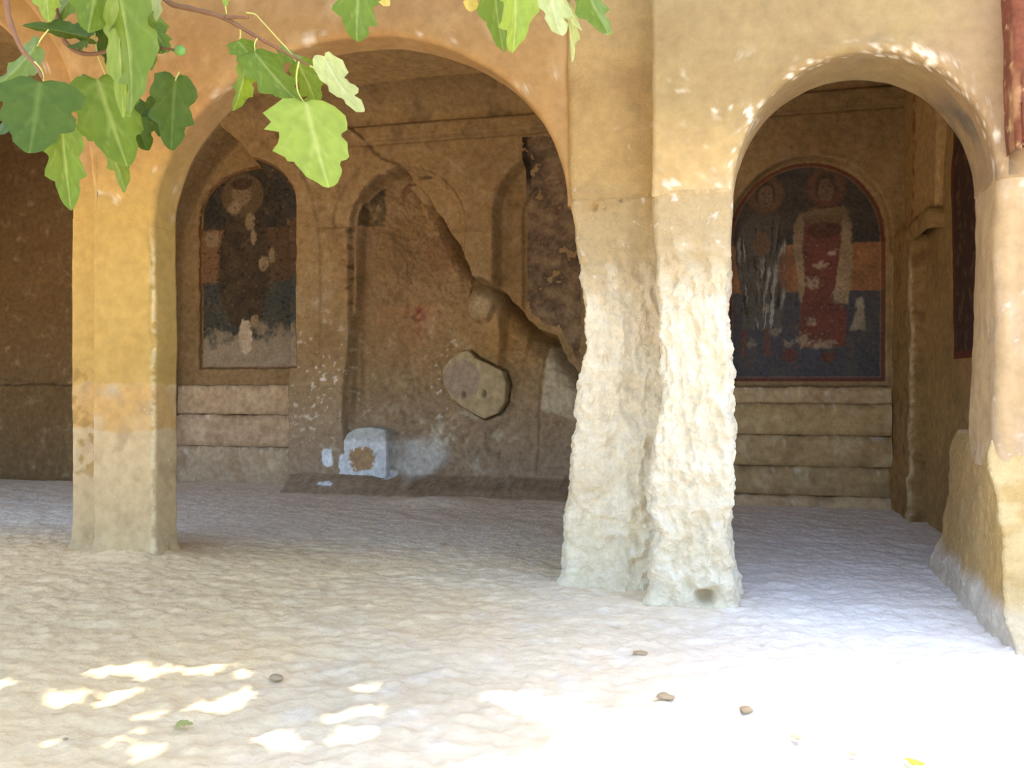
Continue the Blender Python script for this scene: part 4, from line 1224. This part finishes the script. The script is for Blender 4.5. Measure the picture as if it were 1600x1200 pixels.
# leaf stalks in view
for pxs, d, par in (([(384, 20), (398, 22), (408, 32), (430, 56), (452, 80), (462, 96)], 2.17, br_main), ([(402, 60), (398, 68), (399, 82)], 2.16, br_main),
                    ([(467, 96), (463, 120), (466, 145), (477, 162)], 2.06, br_main), ([(484, 103), (496, 108), (508, 112)], 2.12, br_main),
                    ([(375, 42), (376, 55), (373, 66)], 2.19, br_main), ([(54, 96), (66, 112), (68, 128)], 1.96, br_big), ([(88, 128), (72, 130), (62, 132)], 1.97, br_big),
                    ([(148, 50), (152, 84), (164, 116)], 2.2, br_left), ([(280, 112), (276, 120), (274, 126)], 2.25, br_fig), ([(56, 74), (66, 58), (76, 46)], 2.06, br_left),
                    ([(352, 10), (354, 22)], 2.19, br_main)):
    if len(pxs) == 2: pxs = [pxs[0], ((pxs[0][0] + pxs[1][0]) / 2, (pxs[0][1] + pxs[1][1]) / 2), pxs[1]]
    twig(pxs, d, d, 0.0022, 0.0016, 'leaf_stalk', M_stalk, par, 3, 6)

# green fig
def fig_fruit():
    c = PC(281, 79, 2.25)
    prof = [(0.0, -0.0155), (0.006, -0.0145), (0.0115, -0.009), (0.0135, -0.001), (0.0125, 0.006), (0.008, 0.012), (0.0035, 0.0155), (0.002, 0.019), (0.0, 0.0195)]
    n = 16; V = []; 
    for r, h in prof:
        for k in range(n): V.append((h * -1.0, r * math.cos(2 * math.pi * k / n), r * math.sin(2 * math.pi * k / n)))
    F = grid_faces(len(prof), n, True)
    V = np.array(V) + np.array(c) - np.array(TREE)
    me = mesh_np('fig_fruit', V, F)
    link('fig_fruit', me, M_fig, br_fig)
fig_fruit()

# ------------------------------------------------------------------ crown overhead (above the frame): its gaps let the sun flecks through
SPOTS = [(150, 1052, 30), (205, 1042, 30), (245, 1047, 24), (320, 1045, 36), (382, 1049, 16), (8, 1068, 20), (105, 1092, 34), (200, 1080, 26), (180, 1096, 22),
         (232, 1118, 26), (320, 1104, 30), (370, 1092, 34), (385, 1080, 20), (578, 1073, 22), (525, 1120, 34), (582, 1110, 18), (550, 1150, 44), (420, 1152, 26),
         (450, 1165, 14), (205, 1152, 22), (225, 1180, 26), (80, 1163, 18)]
def crown():
    rs = np.random.RandomState(5)
    gaps = [(PF(x, y), w / FPX * FPX * EYE / (y - HZ)) for x, y, w in SPOTS]
    gx_ = np.array([g.x for g, _ in gaps])[:, None]; gy_ = np.array([g.y for g, _ in gaps])[:, None]; gr_ = np.array([w * 0.47 for _, w in gaps])[:, None]
    base = leaf_mesh('tmp', 0.2, 0.15, 0.0, 9, 1.0, 3)
    n = len(base.vertices); co = np.empty(n * 3, np.float32); base.vertices.foreach_get('co', co); co = co.reshape(-1, 3)
    ca = np.empty(n * 4, np.float32); base.color_attributes['Col'].data.foreach_get('color', ca); ca = ca.reshape(-1, 4)[:, :3]
    fa = np.array([tuple(p.vertices) for p in base.polygons])
    bpy.data.meshes.remove(base)
    VV, FF, CC = [], [], []
    sd = np.array(to_sun) / to_sun.z
    cells = []
    for layer, z in enumerate((0.22, 0.36, 0.50)):
        for x in np.arange(-7.0, -0.5, 0.16):
            for y in np.arange(3.2, 5.4, 0.16): cells.append((x + .05 * layer, y + .05 * layer, z + EYE + 0.448 * (-x * SA + y * CA), 0))
    for layer, z in enumerate((3.9, 4.1)):                                  # looser spray over the hanging twigs
        for x in np.arange(-3.4, 0.3, 0.2):
            for y in np.arange(1.5, 3.4, 0.2): cells.append((x, y, z, 1))
    for (x0, y0, z0, zone) in cells:
        for attempt in range(7):
            x = x0 + rs.uniform(-.10, .10); y = y0 + rs.uniform(-.10, .10); z = z0 + rs.uniform(-.08, .08)
            if zone == 0 and x - z * sd[0] > -0.95 + 0.2 * math.sin(y * 7): continue
            if zone == 1 and rs.rand() < 0.06: break
            L = rs.uniform(.20, .30) if attempt < 3 else rs.uniform(.11, .18)
            R = np.array(Matrix.Rotation(rs.uniform(0, 6.28), 3, 'Z') @ Matrix.Rotation(rs.normal(0, .3), 3, 'X') @ Matrix.Rotation(rs.normal(0, .3), 3, 'Y'))
            V = (co * L - np.array([0, L * .45, 0])) @ R.T + np.array([x, y, z])
            if zone == 0:
                qx = V[:, 0] - V[:, 2] * sd[0]; qy = V[:, 1] - V[:, 2] * sd[1]
                if (np.hypot(qx[None] - gx_, (qy[None] - gy_)) < gr_).any(): continue
            VV.append(V); break
    for i in range(len(VV)): FF.append(fa + n * i); CC.append(ca)
    me = mesh_np('crown_foliage', np.vstack(VV) - np.array(TREE), np.vstack(FF), np.vstack(CC))
    o = link('crown_foliage', me, LEAF['mid'], tree)
    o['kind'] = 'stuff'
crown()

# ------------------------------------------------------------------ small things lying on the floor
def floor_leaf(px, py, L, rot, mat, label):
    p = PF(px, py)
    o = bpy.data.objects.new('fallen_leaf', get_leaf(3, mat)); COL.objects.link(o)
    o.location = (p.x, p.y, 0.012); o.rotation_euler = (0.1, 0.12, rot); o.scale = (L, L, L)
    props(o, label, 'leaf')
floor_leaf(276, 1136, 0.065, -1.2, 'pale', 'small pale olive leaf lying among the sun flecks')
floor_leaf(1434, 1200, 0.07, 0.5, 'lime', 'yellow-green leaf lying on the sunlit ground at the bottom right')

def pebble(px, py, size, seed, label):
    rs = np.random.RandomState(seed)
    p = PF(px, py)
    n, m = 10, 14
    th = np.linspace(0, math.pi, n)[:, None]; ph = np.linspace(0, 2 * math.pi, m, endpoint=False)[None]
    X = np.sin(th) * np.cos(ph); Y = np.sin(th) * np.sin(ph); Z = np.cos(th) + 0 * ph
    k = 1 + 0.35 * fbm(X + seed, Y, Z, 1.3, 2, seed * 1.0)
    V = np.stack([X * k * size, Y * k * size * 0.75, Z * k * size * 0.3], -1).reshape(-1, 3)
    o = link('pebble', mesh_np('pebble', V, grid_faces(n, m, True)), M_pebble)
    o.location = (p.x, p.y, size * 0.12); o.rotation_euler = (0, 0, rs.uniform(0, 6))
    props(o, label, 'pebble', None, 'pebbles on the floor')
pebble(102, 1158, 0.022, 1, 'small brown pebble at the lower left, left of the lowest sun flecks')
pebble(432, 1060, 0.040, 2, 'flat brown stone to the right of the upper row of sun flecks')
pebble(1000, 1022, 0.038, 3, 'flat stone on the floor in front of the eroded pillar')
pebble(1040, 1090, 0.040, 4, 'flat stone at the border of the sunlit ground')
pebble(1166, 1110, 0.036, 5, 'greyish stone just inside the shade border, right of centre')
pebble(1244, 1152, 0.026, 6, 'little stone alone on the sunlit ground at the lower right')
pebble(692, 850, 0.030, 7, 'small stone on the shaded floor inside the wide arch')
pebble(1332, 1178, 0.018, 8, 'tiny stone beside the yellow-green leaf at the bottom right')
